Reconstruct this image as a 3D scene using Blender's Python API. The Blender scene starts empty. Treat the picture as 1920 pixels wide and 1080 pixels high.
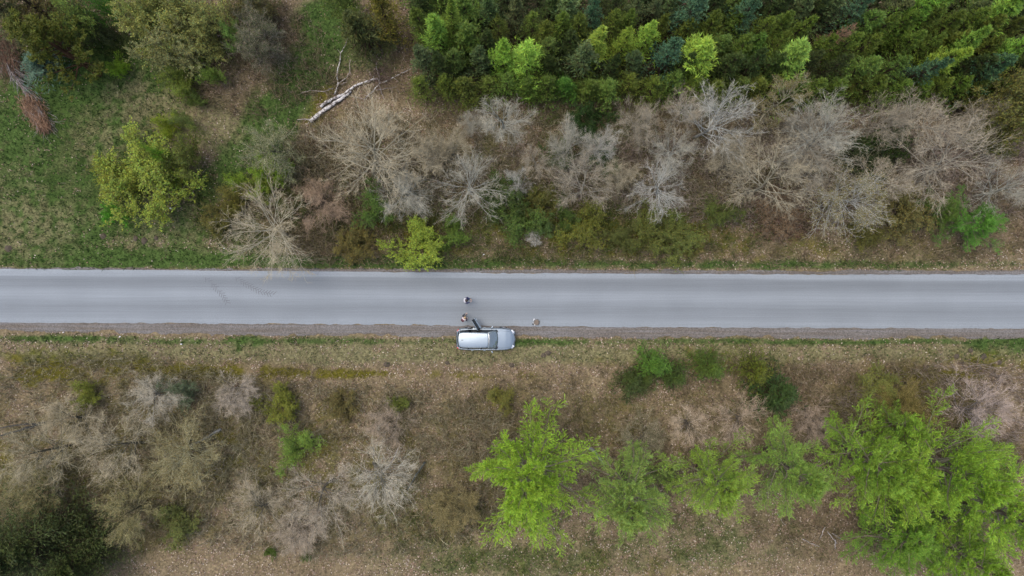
import bpy, bmesh, math, random
import numpy as np
from mathutils import Vector, Matrix

# ------------------------------------------------------------------ camera, sky, sun, exposure
SC = bpy.context.scene
COL = SC.collection
H = 55.7                      # flying height of the camera over the road (m)
S = 1.5 * H / 1920.0          # metres per photo pixel on the ground
cam = bpy.data.cameras.new('camera')
cam.lens = 24; cam.sensor_width = 36; cam.clip_start = 0.5; cam.clip_end = 3000
cam_ob = bpy.data.objects.new('camera', cam); COL.objects.link(cam_ob)
cam_ob.location = (0, 0, H); cam_ob.rotation_euler = (0, 0, 0)
SC.camera = cam_ob
SUN_EL, SUN_AZ = math.radians(70), math.radians(300)     # high veiled sun from the upper left
W = bpy.data.worlds.new('World'); SC.world = W; W.use_nodes = True
wn = W.node_tree
bg = wn.nodes['Background']
sky = wn.nodes.new('ShaderNodeTexSky'); sky.sky_type = 'NISHITA'; sky.sun_disc = False
sky.sun_elevation = SUN_EL; sky.sun_rotation = SUN_AZ
sky.air_density = 1.0; sky.dust_density = 4.0; sky.ozone_density = 1.0
wn.links.new(sky.outputs[0], bg.inputs['Color']); bg.inputs['Strength'].default_value = 0.15
sl = bpy.data.lights.new('sun', 'SUN'); sl.energy = 0.8; sl.angle = math.radians(50); sl.color = (1.0, 0.985, 0.94)
so = bpy.data.objects.new('sun', sl); COL.objects.link(so)
sd = Vector((math.sin(SUN_AZ) * math.cos(SUN_EL), math.cos(SUN_AZ) * math.cos(SUN_EL), math.sin(SUN_EL)))
so.rotation_euler = sd.to_track_quat('Z', 'Y').to_euler(); so.location = (0, 0, 80)
SC.view_settings.view_transform = 'Standard'; SC.view_settings.look = 'None'
SC.view_settings.exposure = 0.62; SC.view_settings.gamma = 1.0; SC.view_settings.use_curve_mapping = False

# ------------------------------------------------------------------ helpers
def at(px, py, z=0.0):
    k = S * (H - z) / H
    return ((px - 960) * k, (540 - py) * k)
def tag(o, label=None, cat=None, group=None, kind=None):
    if label: o['label'] = label
    if cat: o['category'] = cat
    if group: o['group'] = group
    if kind: o['kind'] = kind
    return o
def empty(name, loc=(0, 0, 0), rz=0.0):
    o = bpy.data.objects.new(name, None); COL.objects.link(o)
    o.location = loc; o.rotation_euler = (0, 0, rz); o.empty_display_size = 0.3
    return o
def link(name, me, parent=None, color=None):
    o = bpy.data.objects.new(name, me); COL.objects.link(o)
    if parent is not None: o.parent = parent
    if color is not None: o.color = (*color, 1)
    return o
def np_mesh(name, verts, quads=None, tris=None, col=None, mat=None, smooth=False):
    me = bpy.data.meshes.new(name)
    verts = np.asarray(verts, np.float32).reshape(-1, 3)
    q = np.zeros((0, 4), np.int32) if quads is None else np.asarray(quads, np.int32).reshape(-1, 4)
    t = np.zeros((0, 3), np.int32) if tris is None else np.asarray(tris, np.int32).reshape(-1, 3)
    me.vertices.add(len(verts)); me.vertices.foreach_set('co', verts.ravel())
    loops = np.concatenate([q.ravel(), t.ravel()]).astype(np.int32)
    me.loops.add(len(loops)); me.loops.foreach_set('vertex_index', loops)
    starts = np.concatenate([np.arange(len(q)) * 4, len(q) * 4 + np.arange(len(t)) * 3]).astype(np.int32)
    me.polygons.add(len(starts)); me.polygons.foreach_set('loop_start', starts)
    me.update(calc_edges=True)
    if smooth: me.polygons.foreach_set('use_smooth', np.ones(len(starts), bool))
    if col is not None:
        a = me.color_attributes.new('Col', 'FLOAT_COLOR', 'POINT')
        c = np.ones((len(verts), 4), np.float32); c[:, :3] = col
        a.data.foreach_set('color', c.ravel())
    if mat: me.materials.append(mat)
    return me
def bm_obj(name, bm, mat, parent=None, smooth=False):
    me = bpy.data.meshes.new(name); bm.normal_update(); bm.to_mesh(me); bm.free()
    if mat: me.materials.append(mat)
    if smooth: me.polygons.foreach_set('use_smooth', np.ones(len(me.polygons), bool))
    return link(name, me, parent)

# materials -----------------------------------------------------------------
def new_mat(name):
    m = bpy.data.materials.new(name); m.use_nodes = True
    nt = m.node_tree; return m, nt, nt.nodes['Principled BSDF']
def N(nt, kind, **kw):
    n = nt.nodes.new(kind)
    for k, v in kw.items():
        if k.startswith('i_'): n.inputs[k[2:].replace('_', ' ')].default_value = v
        else: setattr(n, k, v)
    return n
def mixc(nt, a, b, fac, mode='MIX'):
    n = nt.nodes.new('ShaderNodeMix'); n.data_type = 'RGBA'; n.blend_type = mode
    for s, v in ((n.inputs[0], fac), (n.inputs[6], a), (n.inputs[7], b)):
        if hasattr(v, 'is_linked') or isinstance(v, bpy.types.NodeSocket): nt.links.new(v, s)
        elif isinstance(v, (tuple, list)): s.default_value = (*v[:3], 1)
        else: s.default_value = v
    return n.outputs[2]
def simple(name, col, rough=0.6, metal=0.0, coat=0.0, noise=0.12, scale=30, spec=0.5):
    m, nt, b = new_mat(name)
    tc = N(nt, 'ShaderNodeTexCoord'); nz = N(nt, 'ShaderNodeTexNoise'); nz.inputs['Scale'].default_value = scale
    nt.links.new(tc.outputs['Object'], nz.inputs['Vector'])
    c = mixc(nt, tuple(x * (1 - noise) for x in col), tuple(min(1, x * (1 + noise)) for x in col), nz.outputs[0])
    nt.links.new(c, b.inputs['Base Color'])
    b.inputs['Roughness'].default_value = rough; b.inputs['Metallic'].default_value = metal
    b.inputs['Coat Weight'].default_value = coat; b.inputs['Coat Roughness'].default_value = 0.05
    b.inputs['Specular IOR Level'].default_value = spec
    return m
def plant_mat(name, transl=0.0, rough=0.65, noise_scale=0.9, noise_amt=0.3):
    """vertex colour x object colour, per-tree jitter, patchy tone of growth"""
    m, nt, b = new_mat(name)
    at_ = N(nt, 'ShaderNodeAttribute', attribute_name='Col'); oi = N(nt, 'ShaderNodeObjectInfo')
    c = mixc(nt, at_.outputs['Color'], oi.outputs['Color'], 1.0, 'MULTIPLY')
    nz = N(nt, 'ShaderNodeTexNoise'); nz.inputs['Scale'].default_value = noise_scale; nz.inputs['Detail'].default_value = 3
    ge = N(nt, 'ShaderNodeNewGeometry'); nt.links.new(ge.outputs['Position'], nz.inputs['Vector'])
    mr = N(nt, 'ShaderNodeMapRange'); mr.inputs[1].default_value = 0.3; mr.inputs[2].default_value = 0.7
    mr.inputs[3].default_value = 1 - noise_amt; mr.inputs[4].default_value = 1 + noise_amt
    nt.links.new(nz.outputs[0], mr.inputs[0])
    vm = N(nt, 'ShaderNodeVectorMath', operation='SCALE')
    nt.links.new(c, vm.inputs[0]); nt.links.new(mr.outputs[0], vm.inputs['Scale'])
    nt.links.new(vm.outputs[0], b.inputs['Base Color'])
    b.inputs['Roughness'].default_value = rough; b.inputs['Specular IOR Level'].default_value = 0.25
    if transl:
        tr = N(nt, 'ShaderNodeBsdfTranslucent'); mx = N(nt, 'ShaderNodeMixShader'); mx.inputs[0].default_value = transl
        nt.links.new(vm.outputs[0], tr.inputs['Color'])
        nt.links.new(b.outputs[0], mx.inputs[1]); nt.links.new(tr.outputs[0], mx.inputs[2])
        nt.links.new(mx.outputs[0], nt.nodes['Material Output'].inputs['Surface'])
    return m
M_LEAF = plant_mat('leaves', 0.3, 0.6)
M_NEEDLE = plant_mat('needles', 0.15, 0.6, 1.2, 0.25)
M_BARK = plant_mat('bark', 0, 0.85, 2.5, 0.35)
M_GRASS = plant_mat('grass_blades', 0.25, 0.7, 0.5, 0.2)
M_LITTER = plant_mat('dead_leaves', 0.1, 0.75, 0.7, 0.2)

# value noise ---------------------------------------------------------------
_rng = np.random.default_rng(77)
_G = _rng.random((257, 257)); _G[256] = _G[0]; _G[:, 256] = _G[:, 0]
def vnoise(x, y, f=1.0, o=0):
    x = np.asarray(x) * f + 37.1 * o + 1000; y = np.asarray(y) * f + 91.7 * o + 1000
    xi = np.floor(x).astype(int); yi = np.floor(y).astype(int)
    u = x - xi; v = y - yi; u = u * u * (3 - 2 * u); v = v * v * (3 - 2 * v)
    xi &= 255; yi &= 255
    return (_G[xi, yi] * (1 - u) * (1 - v) + _G[xi + 1, yi] * u * (1 - v) + _G[xi, yi + 1] * (1 - u) * v + _G[xi + 1, yi + 1] * u * v)
def fbm(x, y, f=1.0, o=0, n=4):
    s = 0; a = 0.5; t = 0
    for k in range(n):
        s = s + a * vnoise(x, y, f, o + k); t += a; a *= 0.55; f *= 2.03
    return s / t
def sstep(a, b, x):
    t = np.clip((x - a) / (b - a), 0, 1); return t * t * (3 - 2 * t)

# road edges, given in photo pixels of the ground plane -----------------------
XS = [-3000, 0, 640, 1280, 1920, 5000]
def edge(px, ys): return np.interp(px, XS, [ys[0]] + ys + [ys[-1]])
def e_n_grass(px): return edge(px, [501, 504, 506, 506])       # grass / gravel, north
def e_n_road(px):  return edge(px, [504, 509.5, 513.5, 515])   # asphalt, north
def e_s_road(px):  return edge(px, [604, 608.5, 614, 615.5])
def e_s_grass(px): return edge(px, [621.5, 631, 633, 635.5])

# ------------------------------------------------------------------ what grows where
# kind, centre x, centre y, radius x, radius y, turn (deg), strength
ZB = [('g', 120, 230, 190, 130, 0, 1.0), ('g', 180, 170, 110, 70, -20, 1.0), ('g', 560, 150, 40, 130, 28, 1.1), ('g', 480, 260, 55, 90, 35, 1.0),
      ('g', 620, 60, 60, 90, 15, 0.9), ('g', 400, 350, 45, 80, 30, 0.7), ('g', 250, 440, 330, 60, 0, 0.75), ('g', 210, 486, 240, 16, 0, 1.6),
      ('g', 720, 492, 330, 13, 0, 1.1), ('g', 1400, 497, 560, 9, 0, .8), ('g', 30, 420, 120, 90, 0, 0.7), ('d', 420, 860, 420, 120, 0, .4), ('d', 1250, 790, 500, 60, 0, .35), ('m', 560, 900, 300, 120, 0, .35), ('g', 130, 330, 170, 110, 0, .6), ('g', 300, 120, 130, 80, 0, .7), ('g', 690, 100, 60, 40, 0, 0.5),
      ('d', 60, 370, 120, 80, 10, .4), ('m', 1240, 410, 640, 70, 0, .35), ('g', 1100, 330, 560, 110, 0, .3), ('m', 1200, 800, 500, 80, 0, .3), ('m', 300, 850, 340, 150, 0, .4), ('d', 400, 235, 70, 45, -15, 1.1), ('d', 270, 190, 80, 60, 20, 0.8), ('d', 40, 440, 110, 60, 0, .6), ('d', 330, 430, 110, 40, 0, 0.55),
      ('d', 690, 120, 70, 60, 0, 0.3), ('d', 180, 260, 60, 60, 0, 0.6),
      ('g', 480, 640, 560, 7, 0, .7), ('g', 1560, 641, 460, 6, 0, .85), ('g', 1000, 642, 110, 7, 0, .9), ('g', 460, 650, 30, 22, 0, 1.0), ('g', 110, 633, 130, 6, 0, .9), ('g', 1890, 645, 80, 16, 0, 1.1),
      ('d', 960, 664, 1300, 20, 0.2, 0.95), ('g', 960, 662, 1300, 20, 0, 0.38),
      ('m', 130, 668, 150, 18, 0, 1.0), ('m', 60, 706, 60, 16, 0, 1.0), ('m', 330, 694, 80, 10, 0, 1.0), ('m', 480, 698, 260, 9, 0, 0.9), ('m', 640, 702, 90, 7, 0, 1.0),
      ('m', 1790, 708, 50, 12, 0, 1.1), ('m', 1700, 708, 25, 12, 0, 1.1), ('m', 1300, 668, 260, 20, 0, 0.5), ('m', 1840, 672, 120, 20, 0, 0.7), ('m', 900, 705, 120, 8, 0, 0.5), ('m', 1690, 750, 90, 60, 0, 0.6), ('m', 250, 700, 260, 22, 0, .5),
      ('m', 1330, 690, 90, 20, 0, 0.4), ('m', 60, 880, 120, 80, 0, 0.4), ('m', 640, 780, 300, 60, 0, 0.15), ('g', 760, 960, 120, 60, 0, 0.35), ('g', 1330, 1010, 190, 60, 0, 0.45), ('g', 950, 1050, 240, 40, 0, 0.5), ('m', 1100, 1060, 260, 40, 0, 0.3),
      ('m', 600, 190, 40, 40, 0, 0.6), ('m', 700, 420, 180, 60, 0, 0.5), ('m', 1100, 430, 260, 60, 0, 0.6), ('g', 950, 400, 200, 60, 0, 0.4), ('g', 520, 330, 60, 60, 0, 0.5), ('m', 900, 280, 260, 60, 0, 0.25), ('m', 1500, 470, 500, 20, 0, .3), ('g', 1500, 470, 500, 22, 0, .25),
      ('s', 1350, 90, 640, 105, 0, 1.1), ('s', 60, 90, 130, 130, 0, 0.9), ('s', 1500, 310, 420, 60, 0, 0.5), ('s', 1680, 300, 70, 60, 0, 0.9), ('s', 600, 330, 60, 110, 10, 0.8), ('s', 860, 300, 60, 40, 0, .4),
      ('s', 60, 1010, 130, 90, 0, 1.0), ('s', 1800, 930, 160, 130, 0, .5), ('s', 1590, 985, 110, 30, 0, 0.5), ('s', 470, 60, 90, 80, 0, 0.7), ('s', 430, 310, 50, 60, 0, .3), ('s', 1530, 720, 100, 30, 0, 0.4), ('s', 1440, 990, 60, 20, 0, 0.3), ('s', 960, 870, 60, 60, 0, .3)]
def zones(x, y):
    """fractions of green grass, straw, moss and bare soil at ground points (m); the rest is leaf litter"""
    px = x / S + 960; py = 540 - y / S
    wx = (fbm(x, y, 0.35, 3) - 0.5) * 70 + (fbm(x, y, 1.5, 5) - .5) * 24; wy = (fbm(x, y, 0.35, 9) - 0.5) * 44 + (fbm(x, y, 1.5, 15) - .5) * 18
    out = {k: np.zeros(np.shape(x)) for k in 'gdms'}
    for k, cx, cy, rx, ry, rot, s in ZB:
        amp = min(1.0, ry / 40.0)
        dx = px + wx * amp - cx; dy = py + wy * amp - cy
        c, sn = math.cos(math.radians(rot)), math.sin(math.radians(rot))
        u = (dx * c + dy * sn) / rx; v = (-dx * sn + dy * c) / ry
        w = s * np.exp(-(u * u + v * v) ** 1.6 * 0.9)
        out[k] = 1 - (1 - np.clip(out[k], 0, 1)) * (1 - np.clip(w, 0, 1))
    n1 = fbm(x, y, 0.9, 21); n2 = fbm(x, y, 2.2, 31); n3 = fbm(x, y, 1.1, 41)
    g = np.clip(out['g'] * 1.25 * sstep(0.28, 0.66, n1 * 0.75 + out['g'] * 0.4), 0, 1)
    d = np.clip(out['d'] * 1.2 * sstep(0.35, 0.6, n2 * .8 + out['d'] * .2), 0, 1)
    m = np.clip(out['m'] * 1.6 * sstep(0.42, 0.6, n3 * .8 + out['m'] * .25), 0, 1)
    s_ = np.clip(out['s'], 0, 1)
    return g, d, m, s_, px, py
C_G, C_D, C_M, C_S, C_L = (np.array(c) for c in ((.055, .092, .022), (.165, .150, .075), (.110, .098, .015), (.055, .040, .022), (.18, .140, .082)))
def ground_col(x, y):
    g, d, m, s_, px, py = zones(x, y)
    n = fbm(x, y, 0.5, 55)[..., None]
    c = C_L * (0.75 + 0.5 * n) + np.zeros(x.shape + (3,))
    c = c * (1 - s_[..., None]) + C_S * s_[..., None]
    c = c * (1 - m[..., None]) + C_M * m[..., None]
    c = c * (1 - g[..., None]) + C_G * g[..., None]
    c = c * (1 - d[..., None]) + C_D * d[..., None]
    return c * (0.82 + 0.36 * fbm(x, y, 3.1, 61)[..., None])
def gz(x, y):
    px = x / S + 960; py = 540 - y / S
    d = np.minimum(np.abs(py - e_n_grass(px)), np.abs(py - e_s_grass(px)))
    on = (py > e_n_grass(px)) & (py < e_s_grass(px))
    d = np.where(on, 0, d) * S
    bump = (fbm(x, y, 0.25, 71) - 0.5) * 0.9 * sstep(0.5, 6, d) + (fbm(x, y, 1.6, 81) - 0.45) * 0.16 * sstep(0.0, 0.7, d)
    ditch = -0.35 * np.exp(-((d - 3.1) / 1.1) ** 2) * (py > 560)
    return np.where(on, -0.07, -0.02 + bump + ditch)

def build_ground():
    def axis(a, step, far):
        c = np.arange(-a, a + 1e-6, step)
        out = a + np.cumsum(np.array([1, 2, 4, 8, 16, 32, 64, 128, 256, 400]))
        return np.concatenate([-out[::-1], c, out])
    ax = axis(47, 0.22, 900); ay = axis(28, 0.22, 900)
    X, Y = np.meshgrid(ax, ay, indexing='ij')
    Z = gz(X, Y); far = np.maximum(np.abs(X) - 50, np.abs(Y) - 30).clip(0)
    Z = Z * np.exp(-far / 60)
    C = ground_col(X.ravel(), Y.ravel())
    fw = np.clip(far.ravel() / 12, 0, 1)[:, None]; C = C * (1 - fw) + np.array((.085, .088, .045)) * fw
    nx, ny = X.shape
    i = np.arange(nx * ny).reshape(nx, ny)
    q = np.stack([i[:-1, :-1], i[1:, :-1], i[1:, 1:], i[:-1, 1:]], -1).reshape(-1, 4)
    m, nt, b = new_mat('earth')
    a = N(nt, 'ShaderNodeAttribute', attribute_name='Col'); ge = N(nt, 'ShaderNodeNewGeometry')
    n1 = N(nt, 'ShaderNodeTexNoise'); n1.inputs['Scale'].default_value = 5; n1.inputs['Detail'].default_value = 8; n1.inputs['Roughness'].default_value = 0.75
    v1 = N(nt, 'ShaderNodeTexVoronoi'); v1.inputs['Scale'].default_value = 9
    for n in (n1, v1): nt.links.new(ge.outputs['Position'], n.inputs['Vector'])
    mr = N(nt, 'ShaderNodeMapRange'); mr.inputs[1].default_value = .3; mr.inputs[2].default_value = .7; mr.inputs[3].default_value = .55; mr.inputs[4].default_value = 1.45
    nt.links.new(n1.outputs[0], mr.inputs[0])
    sep = N(nt, 'ShaderNodeSeparateColor'); nt.links.new(v1.outputs['Color'], sep.inputs[0])
    m2 = N(nt, 'ShaderNodeMapRange'); m2.inputs[3].default_value = .7; m2.inputs[4].default_value = 1.3
    nt.links.new(sep.outputs[0], m2.inputs[0])
    mu = N(nt, 'ShaderNodeMath', operation='MULTIPLY'); nt.links.new(mr.outputs[0], mu.inputs[0]); nt.links.new(m2.outputs[0], mu.inputs[1])
    vs = N(nt, 'ShaderNodeVectorMath', operation='SCALE'); nt.links.new(a.outputs['Color'], vs.inputs[0]); nt.links.new(mu.outputs[0], vs.inputs['Scale'])
    nt.links.new(vs.outputs[0], b.inputs['Base Color']); b.inputs['Roughness'].default_value = .95; b.inputs['Specular IOR Level'].default_value = .1
    bp = N(nt, 'ShaderNodeBump'); bp.inputs['Strength'].default_value = .7; bp.inputs['Distance'].default_value = .06
    nt.links.new(n1.outputs[0], bp.inputs['Height']); nt.links.new(bp.outputs[0], b.inputs['Normal'])
    o = link('ground', np_mesh('ground', np.stack([X, Y, Z], -1), q, col=C, mat=m, smooth=True))
    tag(o, kind='structure')
build_ground()

# ------------------------------------------------------------------ road
def strip(name, top, bot, z, mat, jag_t, jag_b, o, step=0.12, x0=-400, x1=400):
    xs = np.concatenate([np.arange(x0, -46, 4.0), np.arange(-46, 46, step), np.arange(46, x1, 4.0)])
    px = xs / S + 960
    jt = (fbm(xs, xs * 0, 1.7, o) - .5) * jag_t + (fbm(xs, xs * 0, .25, o + 7) - .5) * jag_t
    jb = (fbm(xs, xs * 0, 1.7, o + 3) - .5) * jag_b + (fbm(xs, xs * 0, .25, o + 9) - .5) * jag_b
    yt = (540 - top(px)) * S + jt; yb = (540 - bot(px)) * S + jb
    K = 8; t = np.linspace(0, 1, K)
    V = np.zeros((len(xs), K, 3)); V[..., 0] = xs[:, None]; V[..., 1] = yt[:, None] * (1 - t) + yb[:, None] * t
    V[..., 2] = z + np.where((t == 0) | (t == 1), -0.035, 0)
    i = np.arange(len(xs) * K).reshape(len(xs), K)
    q = np.stack([i[:-1, 1:], i[:-1, :-1], i[1:, :-1], i[1:, 1:]], -1).reshape(-1, 4)
    return link(name, np_mesh(name, V, q, mat=mat))
def asphalt_mat():
    m, nt, b = new_mat('asphalt')
    ge = N(nt, 'ShaderNodeNewGeometry'); sx = N(nt, 'ShaderNodeSeparateXYZ'); nt.links.new(ge.outputs['Position'], sx.inputs[0])
    # distance across the road: y + slope * x
    ma = N(nt, 'ShaderNodeMath', operation='MULTIPLY_ADD'); ma.inputs[1].default_value = 11.0 / 1920
    nt.links.new(sx.outputs[0], ma.inputs[0]); nt.links.new(sx.outputs[1], ma.inputs[2])
    st = N(nt, 'ShaderNodeMapping'); st.inputs['Scale'].default_value = (0.03, 0.9, 1); nt.links.new(ge.outputs['Position'], st.inputs[0])
    ns = N(nt, 'ShaderNodeTexNoise'); ns.inputs['Scale'].default_value = 2.2; ns.inputs['Detail'].default_value = 5; nt.links.new(st.outputs[0], ns.inputs['Vector'])
    ad = N(nt, 'ShaderNodeMath', operation='MULTIPLY_ADD'); ad.inputs[1].default_value = .32; nt.links.new(ns.outputs[0], ad.inputs[0]); nt.links.new(ma.outputs[0], ad.inputs[2])
    mr = N(nt, 'ShaderNodeMapRange'); mr.inputs[1].default_value = -3.1 + .16; mr.inputs[2].default_value = 1.3 + .16; nt.links.new(ad.outputs[0], mr.inputs[0])
    cr = N(nt, 'ShaderNodeValToRGB'); e = cr.color_ramp.elements
    stops = [(0, .255), (.06, .265), (.16, .232), (.32, .205), (.43, .232), (.53, .268), (.62, .25), (.70, .205), (.80, .188), (.87, .205), (.905, .27), (1, .285)]
    e[0].position = 0; e[1].position = 1
    for p, v in stops[1:-1]: e.new(p)
    for k, (p, v) in enumerate(stops): e[k].position = p; e[k].color = (v * .90, v * .99, v * 1.05, 1)
    nt.links.new(mr.outputs[0], cr.inputs[0])
    nf = N(nt, 'ShaderNodeTexNoise'); nf.inputs['Scale'].default_value = 14; nf.inputs['Detail'].default_value = 7; nf.inputs['Roughness'].default_value = .8; nt.links.new(ge.outputs['Position'], nf.inputs['Vector'])
    nb = N(nt, 'ShaderNodeTexNoise'); nb.inputs['Scale'].default_value = .35; nb.inputs['Detail'].default_value = 5; nt.links.new(ge.outputs['Position'], nb.inputs['Vector'])
    st2 = N(nt, 'ShaderNodeMapping'); st2.inputs['Scale'].default_value = (0.05, 4.0, 1); nt.links.new(ge.outputs['Position'], st2.inputs[0])
    nl = N(nt, 'ShaderNodeTexNoise'); nl.inputs['Scale'].default_value = 2; nl.inputs['Detail'].default_value = 6; nt.links.new(st2.outputs[0], nl.inputs['Vector'])
    out = None
    for n, lo, hi in ((nf, .78, 1.22), (nb, .96, 1.04), (nl, .93, 1.07)):
        r = N(nt, 'ShaderNodeMapRange'); r.inputs[1].default_value = .3; r.inputs[2].default_value = .7; r.inputs[3].default_value = lo; r.inputs[4].default_value = hi
        nt.links.new(n.outputs[0], r.inputs[0])
        if out is None: out = r.outputs[0]
        else:
            mm = N(nt, 'ShaderNodeMath', operation='MULTIPLY'); nt.links.new(out, mm.inputs[0]); nt.links.new(r.outputs[0], mm.inputs[1]); out = mm.outputs[0]
    vs = N(nt, 'ShaderNodeVectorMath', operation='SCALE'); nt.links.new(cr.outputs[0], vs.inputs[0]); nt.links.new(out, vs.inputs['Scale'])
    nt.links.new(vs.outputs[0], b.inputs['Base Color']); b.inputs['Roughness'].default_value = .85; b.inputs['Specular IOR Level'].default_value = .3
    bp = N(nt, 'ShaderNodeBump'); bp.inputs['Strength'].default_value = .35; bp.inputs['Distance'].default_value = .01
    nt.links.new(nf.outputs[0], bp.inputs['Height']); nt.links.new(bp.outputs[0], b.inputs['Normal'])
    return m
def gravel_mat(name, ca, cb):
    m, nt, b = new_mat(name)
    ge = N(nt, 'ShaderNodeNewGeometry')
    nf = N(nt, 'ShaderNodeTexNoise'); nf.inputs['Scale'].default_value = 6; nf.inputs['Detail'].default_value = 8; nf.inputs['Roughness'].default_value = .8
    v = N(nt, 'ShaderNodeTexVoronoi'); v.inputs['Scale'].default_value = 16
    st = N(nt, 'ShaderNodeMapping'); st.inputs['Scale'].default_value = (0.12, 3.5, 1); nt.links.new(ge.outputs['Position'], st.inputs[0])
    nl = N(nt, 'ShaderNodeTexNoise'); nl.inputs['Scale'].default_value = 1.5; nl.inputs['Detail'].default_value = 6; nt.links.new(st.outputs[0], nl.inputs['Vector'])
    for n in (nf, v): nt.links.new(ge.outputs['Position'], n.inputs['Vector'])
    r = N(nt, 'ShaderNodeMapRange'); r.inputs[1].default_value = .35; r.inputs[2].default_value = .65; nt.links.new(nl.outputs[0], r.inputs[0])
    c = mixc(nt, ca, cb, r.outputs[0])
    sep = N(nt, 'ShaderNodeSeparateColor'); nt.links.new(v.outputs['Color'], sep.inputs[0])
    a = N(nt, 'ShaderNodeMath', operation='ADD'); nt.links.new(nf.outputs[0], a.inputs[0]); nt.links.new(sep.outputs[0], a.inputs[1])
    r2 = N(nt, 'ShaderNodeMapRange'); r2.inputs[1].default_value = .3; r2.inputs[2].default_value = 1.6; r2.inputs[3].default_value = .6; r2.inputs[4].default_value = 1.4; nt.links.new(a.outputs[0], r2.inputs[0])
    vs = N(nt, 'ShaderNodeVectorMath', operation='SCALE'); nt.links.new(c, vs.inputs[0]); nt.links.new(r2.outputs[0], vs.inputs['Scale'])
    nt.links.new(vs.outputs[0], b.inputs['Base Color']); b.inputs['Roughness'].default_value = .9; b.inputs['Specular IOR Level'].default_value = .2
    bp = N(nt, 'ShaderNodeBump'); bp.inputs['Strength'].default_value = .6; bp.inputs['Distance'].default_value = .03
    nt.links.new(a.outputs[0], bp.inputs['Height']); nt.links.new(bp.outputs[0], b.inputs['Normal'])
    return m
M_GRAVEL = gravel_mat('gravel', (.13, .11, .09), (.17, .16, .15))
ROAD = tag(strip('road', e_n_road, e_s_road, 0.0, asphalt_mat(), .16, .22, 101), kind='structure')
tag(strip('gravel_verge', e_s_road, e_s_grass, -0.012, M_GRAVEL, 0.0, .7, 131), kind='structure').location.y = 0
bpy.data.objects['gravel_verge'].data.transform(Matrix.Translation((0, 0.0, 0)))
tag(strip('gravel_verge', e_n_grass, e_n_road, -0.016, M_GRAVEL, .4, 0.0, 151), kind='structure')

# tyre marks: slanting rows of short lug prints, 4 mm over the asphalt
def tyre_marks():
    mt = simple('tyre_dirt', (.135, .14, .15), .9, noise=.2, scale=8)
    rng = np.random.default_rng(5)
    for pts in ([(386, 522), (402, 536), (418, 554), (428, 570)], [(443, 521), (462, 533), (488, 547), (516, 552)]):
        V = []; Q = []
        pts = np.array(pts, float)
        seg = np.concatenate([[0], np.cumsum(np.linalg.norm(np.diff(pts, axis=0), axis=1))])
        n = int(seg[-1] / 2.6)
        for k in range(n):
            if rng.random() < .12: continue
            s = seg[-1] * (k + .5) / n
            cx = np.interp(s, seg, pts[:, 0]); cy = np.interp(s, seg, pts[:, 1])
            s2 = min(s + 2, seg[-1]); s1 = s2 - 2
            d = np.array([np.interp(s2, seg, pts[:, 0]) - np.interp(s1, seg, pts[:, 0]), -(np.interp(s2, seg, pts[:, 1]) - np.interp(s1, seg, pts[:, 1]))]); d /= np.linalg.norm(d)
            p = np.array([-d[1], d[0]])
            c = np.array(at(cx, cy)) + p * (0.10 if k % 2 else -0.10)
            w = (p * (1 if k % 2 else -1) + d * .8) * rng.uniform(.11, .17); h = d * .028
            a = len(V)
            for u, v in ((-1, -1), (1, -1), (1, 1), (-1, 1)):
                q = c + w * u + h * v; V.append((q[0], q[1], .0045))
            Q.append((a, a + 1, a + 2, a + 3))
        o = link('tyre_mark', np_mesh('tyre_mark', V, Q, mat=mt), ROAD)
tyre_marks()

# ------------------------------------------------------------------ leaf litter, grass, straw, scrub (nobody could count them)
def off_road(px, py, m=0):
    return (py < e_n_grass(px) + m) | (py > e_s_grass(px) - m)
def leaf_quads(P, size, rng, flat=0.35, aspect=0.6):
    n = len(P)
    a = rng.uniform(0, 2 * np.pi, n); t = rng.normal(0, flat, n); t2 = rng.normal(0, flat, n)
    d = np.stack([np.cos(a), np.sin(a), t], -1) * size[:, None] * .5
    s = np.stack([-np.sin(a), np.cos(a), t2], -1) * size[:, None] * .5 * aspect
    V = np.stack([P - d, P + s, P + d, P - s], 1).reshape(-1, 3)
    return V, np.arange(4 * n).reshape(-1, 4)
def pick(rng, n, pal, w=None, jit=.18):
    pal = np.array(pal); i = rng.choice(len(pal), n, p=w)
    return pal[i] * (1 + rng.normal(0, jit, n))[:, None].clip(.5, 1.6)
def litter():
    rng = np.random.default_rng(11); n = 330000
    x = rng.uniform(-44, 44, n); y = rng.uniform(-26, 26, n)
    g, d, m, s_, px, py = zones(x, y)
    dens = (1 - .93 * g) * (1 - .75 * d) * (1 - .8 * m) * (.1 + 1.3 * sstep(.25, .75, fbm(x, y, 1.3, 91))) * (1 - .25 * s_)
    k = (rng.random(n) < dens) & off_road(px, py)
    x, y = x[k], y[k]; s_ = s_[k]; n = len(x)
    P = np.stack([x, y, gz(x, y) + rng.uniform(.015, .05, n)], -1)
    V, Q = leaf_quads(P, rng.uniform(.08, .16, n), rng, .28, .7)
    c = pick(rng, n, [(.235, .17, .12), (.16, .108, .065), (.32, .245, .18), (.46, .39, .31), (.075, .055, .03), (.24, .155, .11)], [.25, .2, .22, .11, .09, .13])
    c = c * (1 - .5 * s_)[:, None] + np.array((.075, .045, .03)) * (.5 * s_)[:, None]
    tag(link('leaf_litter', np_mesh('leaf_litter', V, Q, col=np.repeat(c, 4, 0), mat=M_LITTER)), 'pinkish brown fallen leaves lying all over the verges and forest floor', 'leaves', kind='stuff')
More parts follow.
